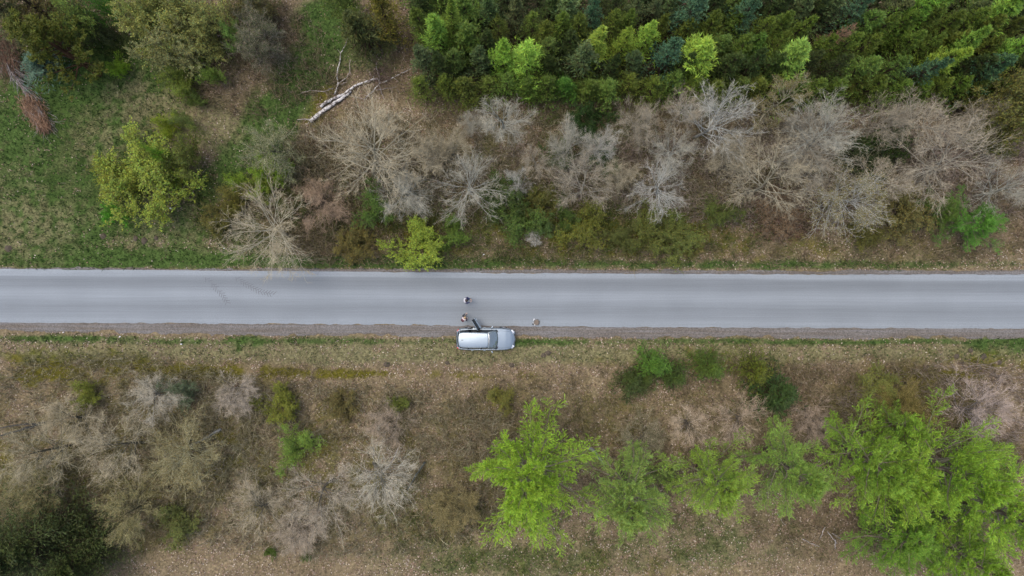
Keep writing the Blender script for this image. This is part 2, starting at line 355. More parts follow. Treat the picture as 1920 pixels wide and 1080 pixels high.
def blades(name, label, cat, n, key, hgt, wid, pal, wts, seed, extra=None, lean=.6):
    rng = np.random.default_rng(seed)
    x = rng.uniform(-44, 44, n); y = rng.uniform(-26, 26, n)
    z = zones(x, y); px, py = z[4], z[5]
    dens = {'g': z[0], 'd': z[1], 'm': z[2]}[key] * (.5 + fbm(x, y, 2.0, seed))
    if extra: dens = np.maximum(dens, extra)
    k = (rng.random(n) < dens) & off_road(px, py, 2.5 if key == 'g' else 0)
    x, y = x[k], y[k]; n = len(x)
    B = 5
    X = np.repeat(x, B) + rng.normal(0, .06, n * B); Y = np.repeat(y, B) + rng.normal(0, .06, n * B); nn = n * B
    Z = gz(X, Y) - .02
    Z = np.maximum(Z, -.03)
    a = rng.uniform(0, 2 * np.pi, nn); hh = rng.uniform(*hgt, nn); ln = rng.uniform(.2, 1, nn) * lean * 1.4
    w = rng.uniform(*wid, nn)
    tip = np.stack([X + np.cos(a) * hh * ln, Y + np.sin(a) * hh * ln, Z + hh], -1)
    b = rng.uniform(0, np.pi, nn)
    s = np.stack([np.cos(b) * w, np.sin(b) * w, b * 0], -1)
    P = np.stack([X, Y, Z], -1)
    V = np.stack([P - s, P + s, tip], 1).reshape(-1, 3)
    c = pick(rng, nn, pal, wts)
    tag(link(name, np_mesh(name, V, tris=np.arange(3 * nn).reshape(-1, 3), col=np.repeat(c, 3, 0), mat=M_GRASS)), label, cat, kind='stuff')
litter()
blades('grass', 'short fresh green grass on the verges and in the clearing', 'grass', 120000, 'g', (.08, .26), (.012, .03), [(.050, .105, .028), (.065, .13, .035), (.034, .075, .02), (.16, .15, .08)], [.4, .25, .27, .08], 201)
blades('dry_grass', 'bleached straw coloured grass lying on the verges', 'dry grass', 36000, 'd', (.06, .2), (.012, .03), [(.29, .255, .145), (.20, .17, .085), (.40, .35, .25), (.10, .12, .035)], [.3, .27, .13, .3], 202, lean=1.6)
blades('moss', 'olive yellow moss cushions in patches along the verge', 'moss', 50000, 'm', (.03, .09), (.02, .04), [(.125, .105, .015), (.09, .085, .015), (.15, .125, .03)], [.4, .4, .2], 203)
# scrub regions: cx, cy, rx, ry, density, kind
SB = [(1240, 410, 700, 80, .6, 'b'), (1100, 300, 520, 80, .8, 't'), (1300, 340, 560, 60, .5, 'p'), (700, 380, 170, 110, .8, 'b'), (620, 300, 70, 130, .7, 'b'), (1560, 330, 420, 80, .8, 'p'), (1700, 240, 260, 60, .6, 'p'), (980, 430, 200, 50, .6, 'g'),
      (1280, 430, 130, 50, .5, 'g'), (1120, 250, 90, 40, .7, 'g'), (720, 400, 110, 60, .45, 'g'), (470, 110, 120, 90, .6, 'b'), (740, 90, 60, 80, .35, 'b'), (230, 40, 120, 60, .5, 'g'), (440, 390, 60, 60, .5, 'g'),
      (200, 840, 300, 140, .7, 't'), (620, 880, 340, 130, .75, 't'), (1280, 800, 360, 100, .5, 'b'), (1800, 790, 200, 90, .6, 'p'), (1600, 740, 160, 60, .45, 'b'), (140, 940, 200, 90, .5, 'y'), (350, 770, 160, 60, .6, 't'), (1690, 760, 110, 60, .6, 'y'),
      (900, 780, 160, 60, .3, 'b'), (860, 940, 130, 60, .45, 'y'), (1590, 990, 160, 50, .5, 'b'), (560, 760, 150, 60, .3, 'b'), (1130, 790, 60, 40, .4, 'y'), (1850, 860, 60, 40, .5, 'y'), (1470, 400, 60, 40, .9, 'r'), (660, 450, 80, 40, .6, 'b'), (1040, 1000, 260, 60, .25, 'g')]
PAL = {'b': [(.17, .13, .075), (.23, .185, .12), (.12, .105, .045)], 'p': [(.25, .20, .165), (.18, .14, .115), (.31, .26, .21)], 'g': [(.085, .115, .025), (.12, .13, .03), (.055, .08, .02)],
       't': [(.31, .28, .18), (.25, .215, .135), (.18, .165, .08)], 'y': [(.16, .145, .045), (.12, .11, .035), (.2, .17, .08)], 'r': [(.16, .08, .055), (.12, .065, .045), (.19, .11, .08)]}
def scrub():
    rng = np.random.default_rng(31); Vs = []; Cs = []; LV = []; LC = []
    for cx, cy, rx, ry, dn, k in SB:
        n = int(rx * ry * dn * 0.11)
        r = np.sqrt(rng.random(n)) ** .8; a = rng.uniform(0, 2 * np.pi, n)
        px = cx + rx * 1.25 * r * np.cos(a); py = cy + ry * 1.25 * r * np.sin(a)
        x, y = at(px, py)
        ok = off_road(px, py, -9) & (fbm(x, y, .8, int(cx) % 50) > .36) & (rng.random(n) < .55 + fbm(x, y, .25, 3)); x, y = x[ok], y[ok]; n = len(x)
        B = 6; X = np.repeat(x, B); Y = np.repeat(y, B); nn = n * B
        X = X + rng.normal(0, .12, nn); Y = Y + rng.normal(0, .12, nn); Z = gz(X, Y)
        a = rng.uniform(0, 2 * np.pi, nn); hh = rng.uniform(.25, 1.1, nn); ln = rng.uniform(.25, 1.1, nn)
        mid = np.stack([X + np.cos(a) * hh * ln * .5, Y + np.sin(a) * hh * ln * .5, Z + hh * .65], -1)
        a2 = a + rng.normal(0, .6, nn)
        tip = mid + np.stack([np.cos(a2) * hh * ln * .6, np.sin(a2) * hh * ln * .6, hh * .35], -1)
        w = rng.uniform(.010, .019, nn); b = rng.uniform(0, np.pi, nn); s = np.stack([np.cos(b) * w, np.sin(b) * w, 0 * b], -1)
        P = np.stack([X, Y, Z], -1)
        Vs.append(np.stack([P - s, P + s, mid - s * .8, mid + s * .8, tip - s * .4, tip + s * .4], 1)); Cs.append(np.repeat(pick(rng, nn, PAL[k]), 6, 0))
        m_ = {'g': 9, 'y': 7, 'b': 2, 't': 2, 'p': 1, 'r': 3}[k]
        i = rng.integers(0, nn, n * m_); f = rng.random(len(i))[:, None]
        L = mid[i] * (1 - f) + tip[i] * f + rng.normal(0, .05, (len(i), 3))
        LV.append((L, rng.uniform(.05, .10, len(i)))); LC.append(pick(rng, len(i), PAL[k if k in 'gyr' else 'b' if rng.random() < .6 else 'y']))
    V = np.concatenate(Vs).reshape(-1, 3); n = len(V) // 6; i = np.arange(n)[:, None] * 6
    Q = np.concatenate([i + [0, 1, 3, 2], i + [2, 3, 5, 4]])
    tag(link('brushwood', np_mesh('brushwood', V, Q, col=np.concatenate(Cs), mat=M_BARK)), 'low tangle of bare brown stems covering the forest floor', 'undergrowth', kind='stuff')
    P = np.concatenate([a for a, b in LV]); sz = np.concatenate([b for a, b in LV]); V, Q = leaf_quads(P, sz, rng, .5, .65)
    tag(link('undergrowth', np_mesh('undergrowth', V, Q, col=np.repeat(np.concatenate(LC), 4, 0), mat=M_LEAF)), 'low budding undergrowth with small olive and brown leaves', 'undergrowth', kind='stuff')
scrub()

# ------------------------------------------------------------------ trees
def nrm(v): return v / (np.linalg.norm(v, axis=-1, keepdims=True) + 1e-9)
def limb(rng, P, D, L, R0, R1, seg, wander=.15, up=0.0):
    n = len(P); pts = np.zeros((n, seg + 1, 3)); pts[:, 0] = P; d = nrm(D)
    for k in range(seg):
        d = nrm(d + rng.normal(0, wander, (n, 3)) + np.array([0, 0, up])); pts[:, k + 1] = pts[:, k] + d * (L / seg)[:, None]
    t = np.linspace(0, 1, seg + 1)
    return pts, R0[:, None] * (1 - t) + R1[:, None] * t
def fork(rng, pts, rad, m, t0, t1, ang, sd=.15, flat=0.0):
    """m children on each parent: origin, direction, parameter, radius"""
    n, k1, _ = pts.shape; seg = k1 - 1
    t = (np.arange(m)[None] + rng.random((n, m))) / m * (t1 - t0) + t0; t = t.clip(0, .9999)
    i = (t * seg).astype(int); f = (t * seg - i)[..., None]
    r = np.arange(n)[:, None]
    P = pts[r, i] * (1 - f) + pts[r, i + 1] * f; T = nrm(pts[r, i + 1] - pts[r, i]); R = rad[r, i] * (1 - f[..., 0]) + rad[r, i + 1] * f[..., 0]
    perp = rng.normal(0, 1, (n, m, 3)); perp[..., 2] *= (1 - flat)
    if flat:                                   # alternate left and right in a flat spray
        side = nrm(np.cross(T, np.array([0, 0, 1.0]))) * np.where(np.arange(m) % 2, 1, -1)[None, :, None]
        perp = side + perp * (1 - flat) * .6
    perp = nrm(perp - (perp * T).sum(-1, keepdims=True) * T)
    a = ang + rng.normal(0, sd, (n, m, 1))
    D = T * np.cos(a) + perp * np.sin(a)
    return P.reshape(-1, 3), D.reshape(-1, 3), t.ravel(), R.ravel()
def tube(pts, rad, sides):
    n, k1, _ = pts.shape
    T = np.zeros_like(pts); T[:, 1:-1] = pts[:, 2:] - pts[:, :-2]; T[:, 0] = pts[:, 1] - pts[:, 0]; T[:, -1] = pts[:, -1] - pts[:, -2]; T = nrm(T)
    ref = np.where(np.abs(T[..., 2:3]) > .9, np.array([1.0, 0, 0]), np.array([0, 0, 1.0]))
    A = nrm(np.cross(T, ref)); B = np.cross(T, A)
    a = np.arange(sides) / sides * 2 * np.pi
    V = pts[:, :, None] + rad[:, :, None, None] * (A[:, :, None] * np.cos(a)[:, None] + B[:, :, None] * np.sin(a)[:, None])
    i = np.arange(n * k1 * sides).reshape(n, k1, sides); j = np.roll(i, -1, 2)
    Q = np.stack([i[:, :-1], j[:, :-1], j[:, 1:], i[:, 1:]], -1).reshape(-1, 4)
    return V.reshape(-1, 3), Q
def ribbon(pts, rad, rng):
    n, k1, _ = pts.shape; T = nrm(pts[:, -1] - pts[:, 0]); s = nrm(np.cross(T, rng.normal(0, 1, (n, 3)) * [.5, .5, 1.2]))[:, None] * rad[..., None]
    V = np.stack([pts - s, pts + s], 2); i = np.arange(n * k1 * 2).reshape(n, k1, 2)
    Q = np.stack([i[:, :-1, 0], i[:, :-1, 1], i[:, 1:, 1], i[:, 1:, 0]], -1).reshape(-1, 4)
    return V.reshape(-1, 3), Q
def diamonds(P, D, ln, w, rng):
    D = nrm(D); s = nrm(np.cross(D, rng.normal(0, 1, D.shape) * [.35, .35, 1])) * (w * .5)[:, None]; d = D * (ln * .5)[:, None]
    V = np.stack([P - d, P + s - d * .1, P + d, P - s - d * .1], 1).reshape(-1, 3)
    return V, np.arange(4 * len(P)).reshape(-1, 4)
class Acc:
    def __init__(s): s.V = []; s.Q = []; s.C = []; s.n = 0
    def add(s, VQ, c):
        V, Q = VQ; s.V.append(V); s.Q.append(Q + s.n); s.n += len(V)
        c = np.asarray(c, float); s.C.append(np.tile(c, (len(V), 1)) if c.ndim == 1 else c)
    def mesh(s, name, mat): return np_mesh(name, np.concatenate(s.V), np.concatenate(s.Q), col=np.concatenate(s.C), mat=mat)
ONE = (1, 1, 1)
def v3(*a): return np.array([a], float)
def shades(rng, n, lo=.65, hi=1.35, warm=.12, rep=4):
    v = rng.uniform(lo, hi, n)[:, None]; w = rng.normal(0, warm, n)[:, None]
    return np.repeat(np.concatenate([v * (1 + w), v, v * (1 - w)], 1).clip(.2, 1.9), rep, 0)

def make_bare(seed, h=9.0, spread=1.0, limbs=13, fine=5, stems=1):
    rng = np.random.default_rng(seed); tr = Acc(); cr = Acc()
    D0 = nrm(np.concatenate([rng.normal(0, .10 if stems == 1 else .45, (stems, 2)), np.ones((stems, 1))], 1))
    p0, r0 = limb(rng, np.zeros((stems, 3)) + np.concatenate([rng.normal(0, .02 if stems == 1 else .25, (stems, 2)), np.full((stems, 1), -.3)], 1), D0, np.full(stems, h * .85), np.full(stems, .026 * h / stems ** .5 * .75), np.full(stems, .02), 9, .07, .06)
    tr.add(tube(p0, r0, 7), (.8, .78, .75))
    P, D, t, R = fork(rng, p0, r0, limbs, .22 if stems == 1 else .1, 1, .98, .2)
    L = h * .46 * spread * (1.1 - .62 * t) * rng.uniform(.75, 1.25, len(t))
    p1, r1 = limb(rng, P, D, L, np.minimum(R * .36, .042), np.full(len(P), .010), 6, .08, .03); tr.add(tube(p1, r1, 5), (.95, .96, .95))
    P, D, t, R = fork(rng, p1, r1, 6, .2, 1, .55, .18)
    p2, r2 = limb(rng, P, D, np.repeat(L, 6) * (.58 - .35 * t) * rng.uniform(.7, 1.3, len(t)), R * .5, np.full(len(P), .008), 4, .13, .05); cr.add(tube(p2, r2, 4), (1.05, 1.05, 1.05))
    L2 = np.linalg.norm(p2[:, -1] - p2[:, 0], axis=-1)
    P, D, t, R = fork(rng, p2, r2, 6, .15, 1, .62, .25)
    p3, r3 = limb(rng, P, D, np.repeat(L2, 6) * (.65 - .3 * t) * rng.uniform(.7, 1.3, len(t)) + .12, np.minimum(R * .8, .013), np.full(len(P), .006), 3, .17, .04); cr.add(ribbon(p3, r3, rng), (1.02, 1.0, .95))
    P, D, t, R = fork(rng, p3, r3, fine, .1, 1, .8, .3)
    p4, r4 = limb(rng, P, D, rng.uniform(.15, .5, len(t)), np.full(len(P), .0065), np.full(len(P), .004), 2, .2, .05); cr.add(ribbon(p4, r4, rng), (.98, .91, .80))
    return tr.mesh('trunk', M_BARK), cr.mesh('crown', M_BARK), p4, (p3, r3)
def with_buds(seed, p4, per, size, mat=None):
    """small early leaves along the twigs"""
    rng = np.random.default_rng(seed); n = len(p4) * per; i = np.repeat(np.arange(len(p4)), per); f = rng.random((n, 1))
    P = p4[i, 0] * (1 - f) + p4[i, -1] * f + rng.normal(0, .05, (n, 3))
    V, Q = leaf_quads(P, rng.uniform(size * .6, size * 1.3, n), rng, .55, .7)
    return np_mesh('foliage', V, Q, col=shades(rng, n), mat=M_LEAF)
def make_conifer(seed, h=9.0, w=1.7, gap=.30, nb=6, up=.35, sprays=8, needle=(.24, .055), dens=4, droop=0.02, asc=.55, plume=0):
    rng = np.random.default_rng(seed); tr = Acc(); fo = Acc(); br = Acc()
    p0, r0 = limb(rng, v3(0, 0, -.2), v3(*rng.normal(0, .02, 2), 1), np.array([h + .2]), np.array([.018 * h]), np.array([.012]), 10, .015, .02)
    tr.add(tube(p0, r0, 6), (.5, .42, .35))
    m = int(h / gap) * nb
    P, D, t, R = fork(rng, p0, r0, m, .12, .985, math.pi / 2, .1)
    az = np.arctan2(D[:, 1], D[:, 0]); el = -.10 + asc * t ** 1.5 + rng.normal(0, .10, m)
    D = np.stack([np.cos(az) * np.cos(el), np.sin(az) * np.cos(el), np.sin(el)], -1)
    L = w * ((1 - t) ** .9 * .95 + .08) * rng.uniform(.5, 1.45, m)
    p1, r1 = limb(rng, P, D, L, np.minimum(R * .4, .035), np.full(m, .006), 5, .06, up * .18); br.add(tube(p1, r1, 3), (.55, .42, .32))
    P, D, tt, R = fork(rng, p1, r1, sprays, .12, 1, .85, .12, .8)
    L2 = (np.repeat(L, sprays) * (.34 - .20 * tt) + .05) * rng.uniform(.7, 1.2, len(tt))
    p2, r2 = limb(rng, P, D, L2, np.full(len(P), .006), np.full(len(P), .004), 2, .1, .05 + plume)
    allp = [(p2, dens), (p1, dens * 3)]
    for pp, k in allp:
        n = len(pp) * k; i = np.repeat(np.arange(len(pp)), k); f = rng.random(n) ** .8 * (pp.shape[1] - 1.001); a = f.astype(int); g = (f - a)[:, None]
        Q0 = pp[i, a] * (1 - g) + pp[i, a + 1] * g; T = nrm(pp[i, a + 1] - pp[i, a])
        D = T + rng.normal(0, .42, (n, 3)) + [0, 0, .12]
        tipness = (f / (pp.shape[1] - 1))[:, None]
        ln = rng.uniform(.7, 1.3, n) * needle[0]
        c = shades(rng, n, .65, 1.2, .10, 1) * (0.68 + 0.75 * tipness)      # this spring's paler shoots at the tips
        fo.add(diamonds(Q0 + nrm(D) * ln[:, None] * .35, D, ln, rng.uniform(.7, 1.3, n) * needle[1], rng), np.repeat(c, 4, 0))
    n = 26; D = rng.normal(0, .5, (n, 3)) + [0, 0, 1.2]; Q0 = np.array(p0[0, -1]) - [0, 0, .25] + rng.normal(0, .04, (n, 3)) * [1, 1, 4]
    fo.add(diamonds(Q0, D, np.full(n, needle[0] * 1.2), np.full(n, needle[1]), rng), shades(rng, n, .9, 1.3))
    return tr.mesh('trunk', M_BARK), br.mesh('branches', M_BARK), fo.mesh('foliage', M_NEEDLE)
def make_larch(seed, h=11, w=3.6, nl=34):
    """tall airy conifer: long ascending limbs with hanging feathery plumes in fresh green"""
    rng = np.random.default_rng(seed); tr = Acc(); br = Acc(); fo = Acc()
    p0, r0 = limb(rng, v3(0, 0, -.3), v3(*rng.normal(0, .03, 2), 1), np.array([h + .3]), np.array([.02 * h]), np.array([.02]), 10, .03, .03)
    tr.add(tube(p0, r0, 8), (.55, .48, .42))
    P, D, t, R = fork(rng, p0, r0, nl, .22, .99, math.pi / 2, .1)
    az = np.arange(nl) * 2.39996 + rng.normal(0, .25, nl); el = .12 + .95 * t ** 2 + rng.normal(0, .12, nl)
    D = np.stack([np.cos(az) * np.cos(el), np.sin(az) * np.cos(el), np.sin(el)], -1)
    L = w * ((1.02 - t) ** .6) * rng.uniform(.5, 1.25, nl) + .35
    p1, r1 = limb(rng, P, D, L, np.minimum(R * .5, .07), np.full(nl, .01), 7, .09, .03); br.add(tube(p1, r1, 5), (.8, .75, .65))
    P, D, tt, R = fork(rng, p1, r1, 14, .22, 1, .62, .16, .4)
    L2 = np.repeat(L, 14) * (.27 - .13 * tt) * rng.uniform(.6, 1.25, len(tt)) + .12
    p2, r2 = limb(rng, P, D, L2, np.full(len(P), .013), np.full(len(P), .005), 4, .10, .05); br.add(ribbon(p2, r2, rng), (.7, .65, .5))
    P, D, t3, R = fork(rng, p2, r2, 7, .1, 1, .6, .2, .4)
    p3, r3 = limb(rng, P, D, (np.repeat(L2, 7) * (.36 - .15 * t3)) * rng.uniform(.7, 1.3, len(t3)) + .08, R, R * .6, 2, .15, .06)
    for pp, k in ((p3, 13), (p2, 18)):
        n = len(pp) * k; i = np.repeat(np.arange(len(pp)), k); f = rng.random(n) * (pp.shape[1] - 1.001); a = f.astype(int); g = (f - a)[:, None]
        Q0 = pp[i, a] * (1 - g) + pp[i, a + 1] * g; T = nrm(pp[i, a + 1] - pp[i, a]); D = T + rng.normal(0, .26, (n, 3)) + [0, 0, .05]
        ln = rng.uniform(.12, .25, n); c = shades(rng, n, .6, 1.2, .12, 1) * (.72 + .6 * (f / (pp.shape[1] - 1))[:, None])
        fo.add(diamonds(Q0 + nrm(D) * ln[:, None] * .3, D, ln, rng.uniform(.012, .024, n), rng), np.repeat(c, 4, 0))
    return tr.mesh('trunk', M_BARK), br.mesh('branches', M_BARK), fo.mesh('foliage', M_NEEDLE)
def make_shrub(seed, h=3.2, w=1.0, stems=9, fine=5, per=5, size=.068):
    """many-stemmed bush with small early leaves"""
    rng = np.random.default_rng(seed); st = Acc()
    az = rng.uniform(0, 2 * np.pi, stems); el = rng.uniform(.75, 1.45, stems)
    D = np.stack([np.cos(az) * np.cos(el), np.sin(az) * np.cos(el), np.sin(el)], -1)
    P0 = np.stack([rng.normal(0, .12, stems), rng.normal(0, .12, stems), np.full(stems, -.15)], -1)
    p0, r0 = limb(rng, P0, D * [w, w, 1], h * rng.uniform(.65, 1.05, stems), np.full(stems, .035), np.full(stems, .012), 6, .13, .02); st.add(tube(p0, r0, 5), (.8, .75, .65))
    P, D, t, R = fork(rng, p0, r0, 9, .2, 1, .7, .25)
    p1, r1 = limb(rng, P, D, h * .42 * (1.05 - .6 * t) * rng.uniform(.6, 1.3, len(t)), R * .6, np.full(len(P), .007), 4, .2, .04); st.add(tube(p1, r1, 3), (.9, .85, .75))
    P, D, t, R = fork(rng, p1, r1, 6, .15, 1, .75, .3)
    p2, r2 = limb(rng, P, D, rng.uniform(.2, .75, len(t)) * h / 3.2, np.full(len(P), .008), np.full(len(P), .005), 2, .25, .04); st.add(ribbon(p2, r2, rng), (.95, .85, .7))
    P, D, t, R = fork(rng, p2, r2, fine, .1, 1, .8, .3)
    p3, r3 = limb(rng, P, D, rng.uniform(.1, .32, len(t)), np.full(len(P), .005), np.full(len(P), .004), 1, .2, .05); st.add(ribbon(p3, r3, rng), (.9, .8, .65))
    n = len(p3) * per; i = np.repeat(np.arange(len(p3)), per); f = rng.random((n, 1))
    P = p3[i, 0] * (1 - f) + p3[i, -1] * f + rng.normal(0, .035, (n, 3)); V, Q = leaf_quads(P, rng.uniform(size * .6, size * 1.35, n), rng, .5, .7)
    return st.mesh('stems', M_BARK), np_mesh('foliage', V, Q, col=shades(rng, n), mat=M_LEAF)
def make_pine(seed, h=8, w=2.4):
    rng = np.random.default_rng(seed); tr = Acc(); fo = Acc()
    p0, r0 = limb(rng, v3(0, 0, -.3), v3(.02, 0, 1), np.array([h]), np.array([.16]), np.array([.03]), 8, .05, .03); tr.add(tube(p0, r0, 7), (.6, .42, .3))
    P, D, t, R = fork(rng, p0, r0, 40, .25, 1, 1.0, .2)
    p1, r1 = limb(rng, P, D, w * ((1.08 - t) ** .6) * rng.uniform(.6, 1.15, 40), R * .4, np.full(40, .012), 5, .12, .10); tr.add(tube(p1, r1, 4), (.6, .45, .35))
    P, D, t, R = fork(rng, p1, r1, 11, .3, 1, .7, .2)
    p2, r2 = limb(rng, P, D, rng.uniform(.25, .6, len(t)), R, R * .5, 2, .15, .25)
    tips = p2[:, -1]; k = 26; n = len(tips) * k
    Q0 = np.repeat(tips, k, 0) + rng.normal(0, .03, (n, 3)); D = rng.normal(0, 1, (n, 3)); D[:, 2] = np.abs(D[:, 2]) + .25; D = nrm(D)
    fo.add(diamonds(Q0 + D * .08, D, rng.uniform(.14, .22, n), np.full(n, .04), rng), shades(rng, n, .65, 1.25))
    return tr.mesh('trunk', M_BARK), fo.mesh('foliage', M_NEEDLE)

BARE = [make_bare(300 + i, 9, *a) for i, a in enumerate([(1.0, 32, 3, 1), (1.15, 34, 3, 1), (.8, 22, 3, 1), (.95, 24, 3, 2), (1.1, 28, 3, 1), (.85, 18, 4, 3), (1.25, 28, 3, 1)])]
BARE_T = [b[0] for b in BARE]; BARE_C = [b[1] for b in BARE]
BUDS = [with_buds(340 + i, BARE[i][2], 2, .085) for i in range(7)]
SPR = [make_conifer(400 + i, 9.0, w_, .46, nb_, up_, 7, (.22, .042), 5, asc=.85) for i, (w_, nb_, up_) in enumerate([(1.75, 5, .45), (1.5, 5, .6), (1.9, 4, .35), (1.6, 5, .4)])]
STAR = [make_conifer(430 + i, 8.5, 1.45, .5, 5, .6, 8, (.16, .045), 5, asc=.9) for i in range(3)]       # sitka-like stars
BRI = [make_conifer(450 + i, 9.5, w_, .44, 5, .6, 6, (.26, .036), 7, asc=1.0, plume=.10) for i, w_ in enumerate([1.5, 1.75, 1.3])]   # feathery bright firs
BIGS = make_conifer(465, 11, 4.4, .34, 7, .2, 18, (.22, .045), 6)
LAR = [make_larch(470 + i, 11, w_, n_) for i, (w_, n_) in enumerate([(4.3, 48), (3.6, 42), (3.9, 40), (3.4, 42)])]
SHR = [make_shrub(500 + i, *a) for i, a in enumerate([(3.2, 1.0, 10, 5, 5), (3.0, 1.5, 13, 5, 5), (3.4, .8, 9, 5, 5), (3.2, 1.2, 12, 4, 7, .075)])]
PIN = make_pine(540)

NT = {}; _CS = {}
def crown_stats(me, low):
    k = (me.name, low)
    if k not in _CS:
        a = np.empty(len(me.vertices) * 3, np.float32); me.vertices.foreach_get('co', a); a = a.reshape(-1, 3)
        if low: a = a[a[:, 2] > np.quantile(a[:, 2], low)]
        c = a.mean(0); d = np.hypot(a[:, 0] - c[0], a[:, 1] - c[1])
        _CS[k] = (float(c[0]), float(c[1]), float(c[2]), float(np.quantile(d, .93)))
    return _CS[k]
def plant(kind, meshes, names, px, py, dpx, h_src, h, label, cat, group, tints, fill=1.0, low=0, rz=None, lean=(0, 0)):
    """stand one plant under the point where the photo shows the middle of its crown and dpx its width in the photo"""
    NT[kind] = NT.get(kind, 0) + 1
    k = NT[kind] * 2.399963 if rz is None else rz
    s = h / h_src
    mx, my, mz, mr = crown_stats(meshes[names.index('crown') if 'crown' in names else len(meshes) - 1], low)
    hc = mz * s; x, y = at(px, py, hc)
    wide = dpx * S * .5 * (H - hc) / H * fill / (mr * s)
    x -= (mx * math.cos(k) - my * math.sin(k)) * s * wide + hc * lean[1]; y -= (mx * math.sin(k) + my * math.cos(k)) * s * wide - hc * lean[0]
    z = float(gz(np.array([x]), np.array([y]))[0])
    e = empty(kind, (x, y, z), k)
    e.scale = (s * wide, s * wide, s); e.rotation_euler = (lean[0], lean[1], k)
    tag(e, label, cat, group)
    for n, me, t in zip(names, meshes, tints): link(n, me, e, t)
    return e
ORD = ['first', 'second', 'third', 'fourth', 'fifth', 'sixth', 'seventh', 'eighth', 'ninth', 'tenth', 'eleventh', 'twelfth', 'thirteenth', 'fourteenth', 'fifteenth', 'sixteenth', 'seventeenth', 'eighteenth', 'nineteenth', 'twentieth', 'twenty-first', 'twenty-second', 'twenty-third', 'twenty-fourth', 'twenty-fifth', 'twenty-sixth', 'twenty-seventh', 'twenty-eighth', 'twenty-ninth', 'thirtieth']

# ---- the spruce plantation, upper right ---------------------------------------
OLIVE, DARK, BLUE, BRIGHT, YELL, MID = (.095, .135, .018), (.042, .066, .014), (.085, .120, .040), (.20, .33, .045), (.24, .37, .045), (.105, .165, .028)
rowy = [(-22, 'back'), (14, 'seventh'), (48, 'fourth'), (84, 'third'), (122, 'second'), (158, 'front')]
CON = []   # px, py, diameter px, look
for a in [(817, 55, 46, 'bright'), (848, 32, 36, 'bright'), (876, 68, 62, 'mid'), (793, 108, 44, 'blue'), (988, 105, 62, 'yellow'), (944, 100, 46, 'bright'), (1120, 78, 42, 'yellow'),
          (1095, 104, 60, 'blue'), (1172, 76, 38, 'yellow'), (1214, 66, 44, 'yellow'), (1257, 98, 48, 'star'), (1312, 98, 68, 'yellow'), (1060, 160, 40, 'brightgreen'), (1484, 108, 74, 'bright'),
          (1812, 82, 42, 'bright'), (1775, 112, 46, 'yellow'), (1300, 14, 52, 'star'), (1618, 126, 46, 'mid'), (1676, 128, 46, 'mid'), (1862, 126, 52, 'star'), (1732, 12, 44, 'bright'),
          (1768, -4, 40, 'bright'), (1884, 18, 56, 'bright'), (915, 16, 42, 'blue'), (968, 20, 38, 'blue'), (1064, 18, 54, 'blue'), (1112, 22, 36, 'star'), (1190, 14, 32, 'blue'), (1226, 14, 32, 'blue'),
          (1256, 10, 34, 'blue'), (936, 54, 42, 'olive'), (998, 44, 46, 'olive'), (1022, 60, 44, 'olive'), (1085, 50, 46, 'olive'), (1152, 44, 42, 'olive'), (1178, 38, 40, 'olive'), (1240, 48, 36, 'olive'), (1290, 55, 48, 'olive'), (900, 108, 40, 'blue'), (850, 110, 40, 'mid'), (1400, 20, 44, 'star'), (1505, 14, 44, 'blue'), (1560, 10, 46, 'blue'), (1610, 14, 44, 'star'), (1680, 20, 44, 'blue'), (1905, 92, 44, 'bright'),
          (1830, 18, 40, 'blue'), (1190, 112, 38, 'blue'), (1030, 118, 34, 'dark'), (1150, 122, 36, 'dark'), (1740, 130, 40, 'star')]:
    CON.append(a)
rg = random.Random(9)
for ri, (yy, nm) in enumerate(rowy):
    x = 790 if ri < 5 else 792
    while x < 1975:
        cx = x + rg.uniform(-6, 6); cy = yy + rg.uniform(-7, 7) + (5 if x > 1300 and ri == 5 else 0)
        look = {0: 'dark', 1: 'dark', 2: 'olive', 3: 'dark', 4: 'dark', 5: 'olive'}[ri]
        if ri in (2, 3) and x > 1330: look = 'olive'
        if rg.random() < .14: look = 'mid'
        if all((cx - a[0]) ** 2 + (cy - a[1]) ** 2 > 27 ** 2 for a in CON) and not (1535 < cx < 1600 and 30 < cy < 80) and not (ri < 2 and cx < 830 and False):
            CON.append((cx, cy, rg.uniform(42, 54), look))
        x += rg.uniform(35, 43)
LOOK = {'bright': ('tall feathery light green fir', BRI, BRIGHT, 9.5), 'yellow': ('tall feathery yellow-green fir', BRI, YELL, 9.5), 'brightgreen': ('fresh green narrow young fir', BRI, (.07, .17, .02), 9.5),
        'mid': ('mid green bushy spruce', SPR, MID, 9.0), 'blue': ('blue-grey green spruce', STAR, BLUE, 8.5), 'star': ('star-shaped blue-green spruce', STAR, (.062, .13, .055), 8.5),
        'olive': ('olive brown-green spruce', SPR, OLIVE, 9.0), 'dark': ('very dark green spruce', SPR, DARK, 9.0)}
rows = {}
for c in CON:
    ri = min(range(6), key=lambda i: abs(rowy[i][0] - c[1])); rows.setdefault((ri, c[3]), []).append(c)
rname = ['topmost', 'fifth', 'fourth', 'third', 'second', 'lowest']
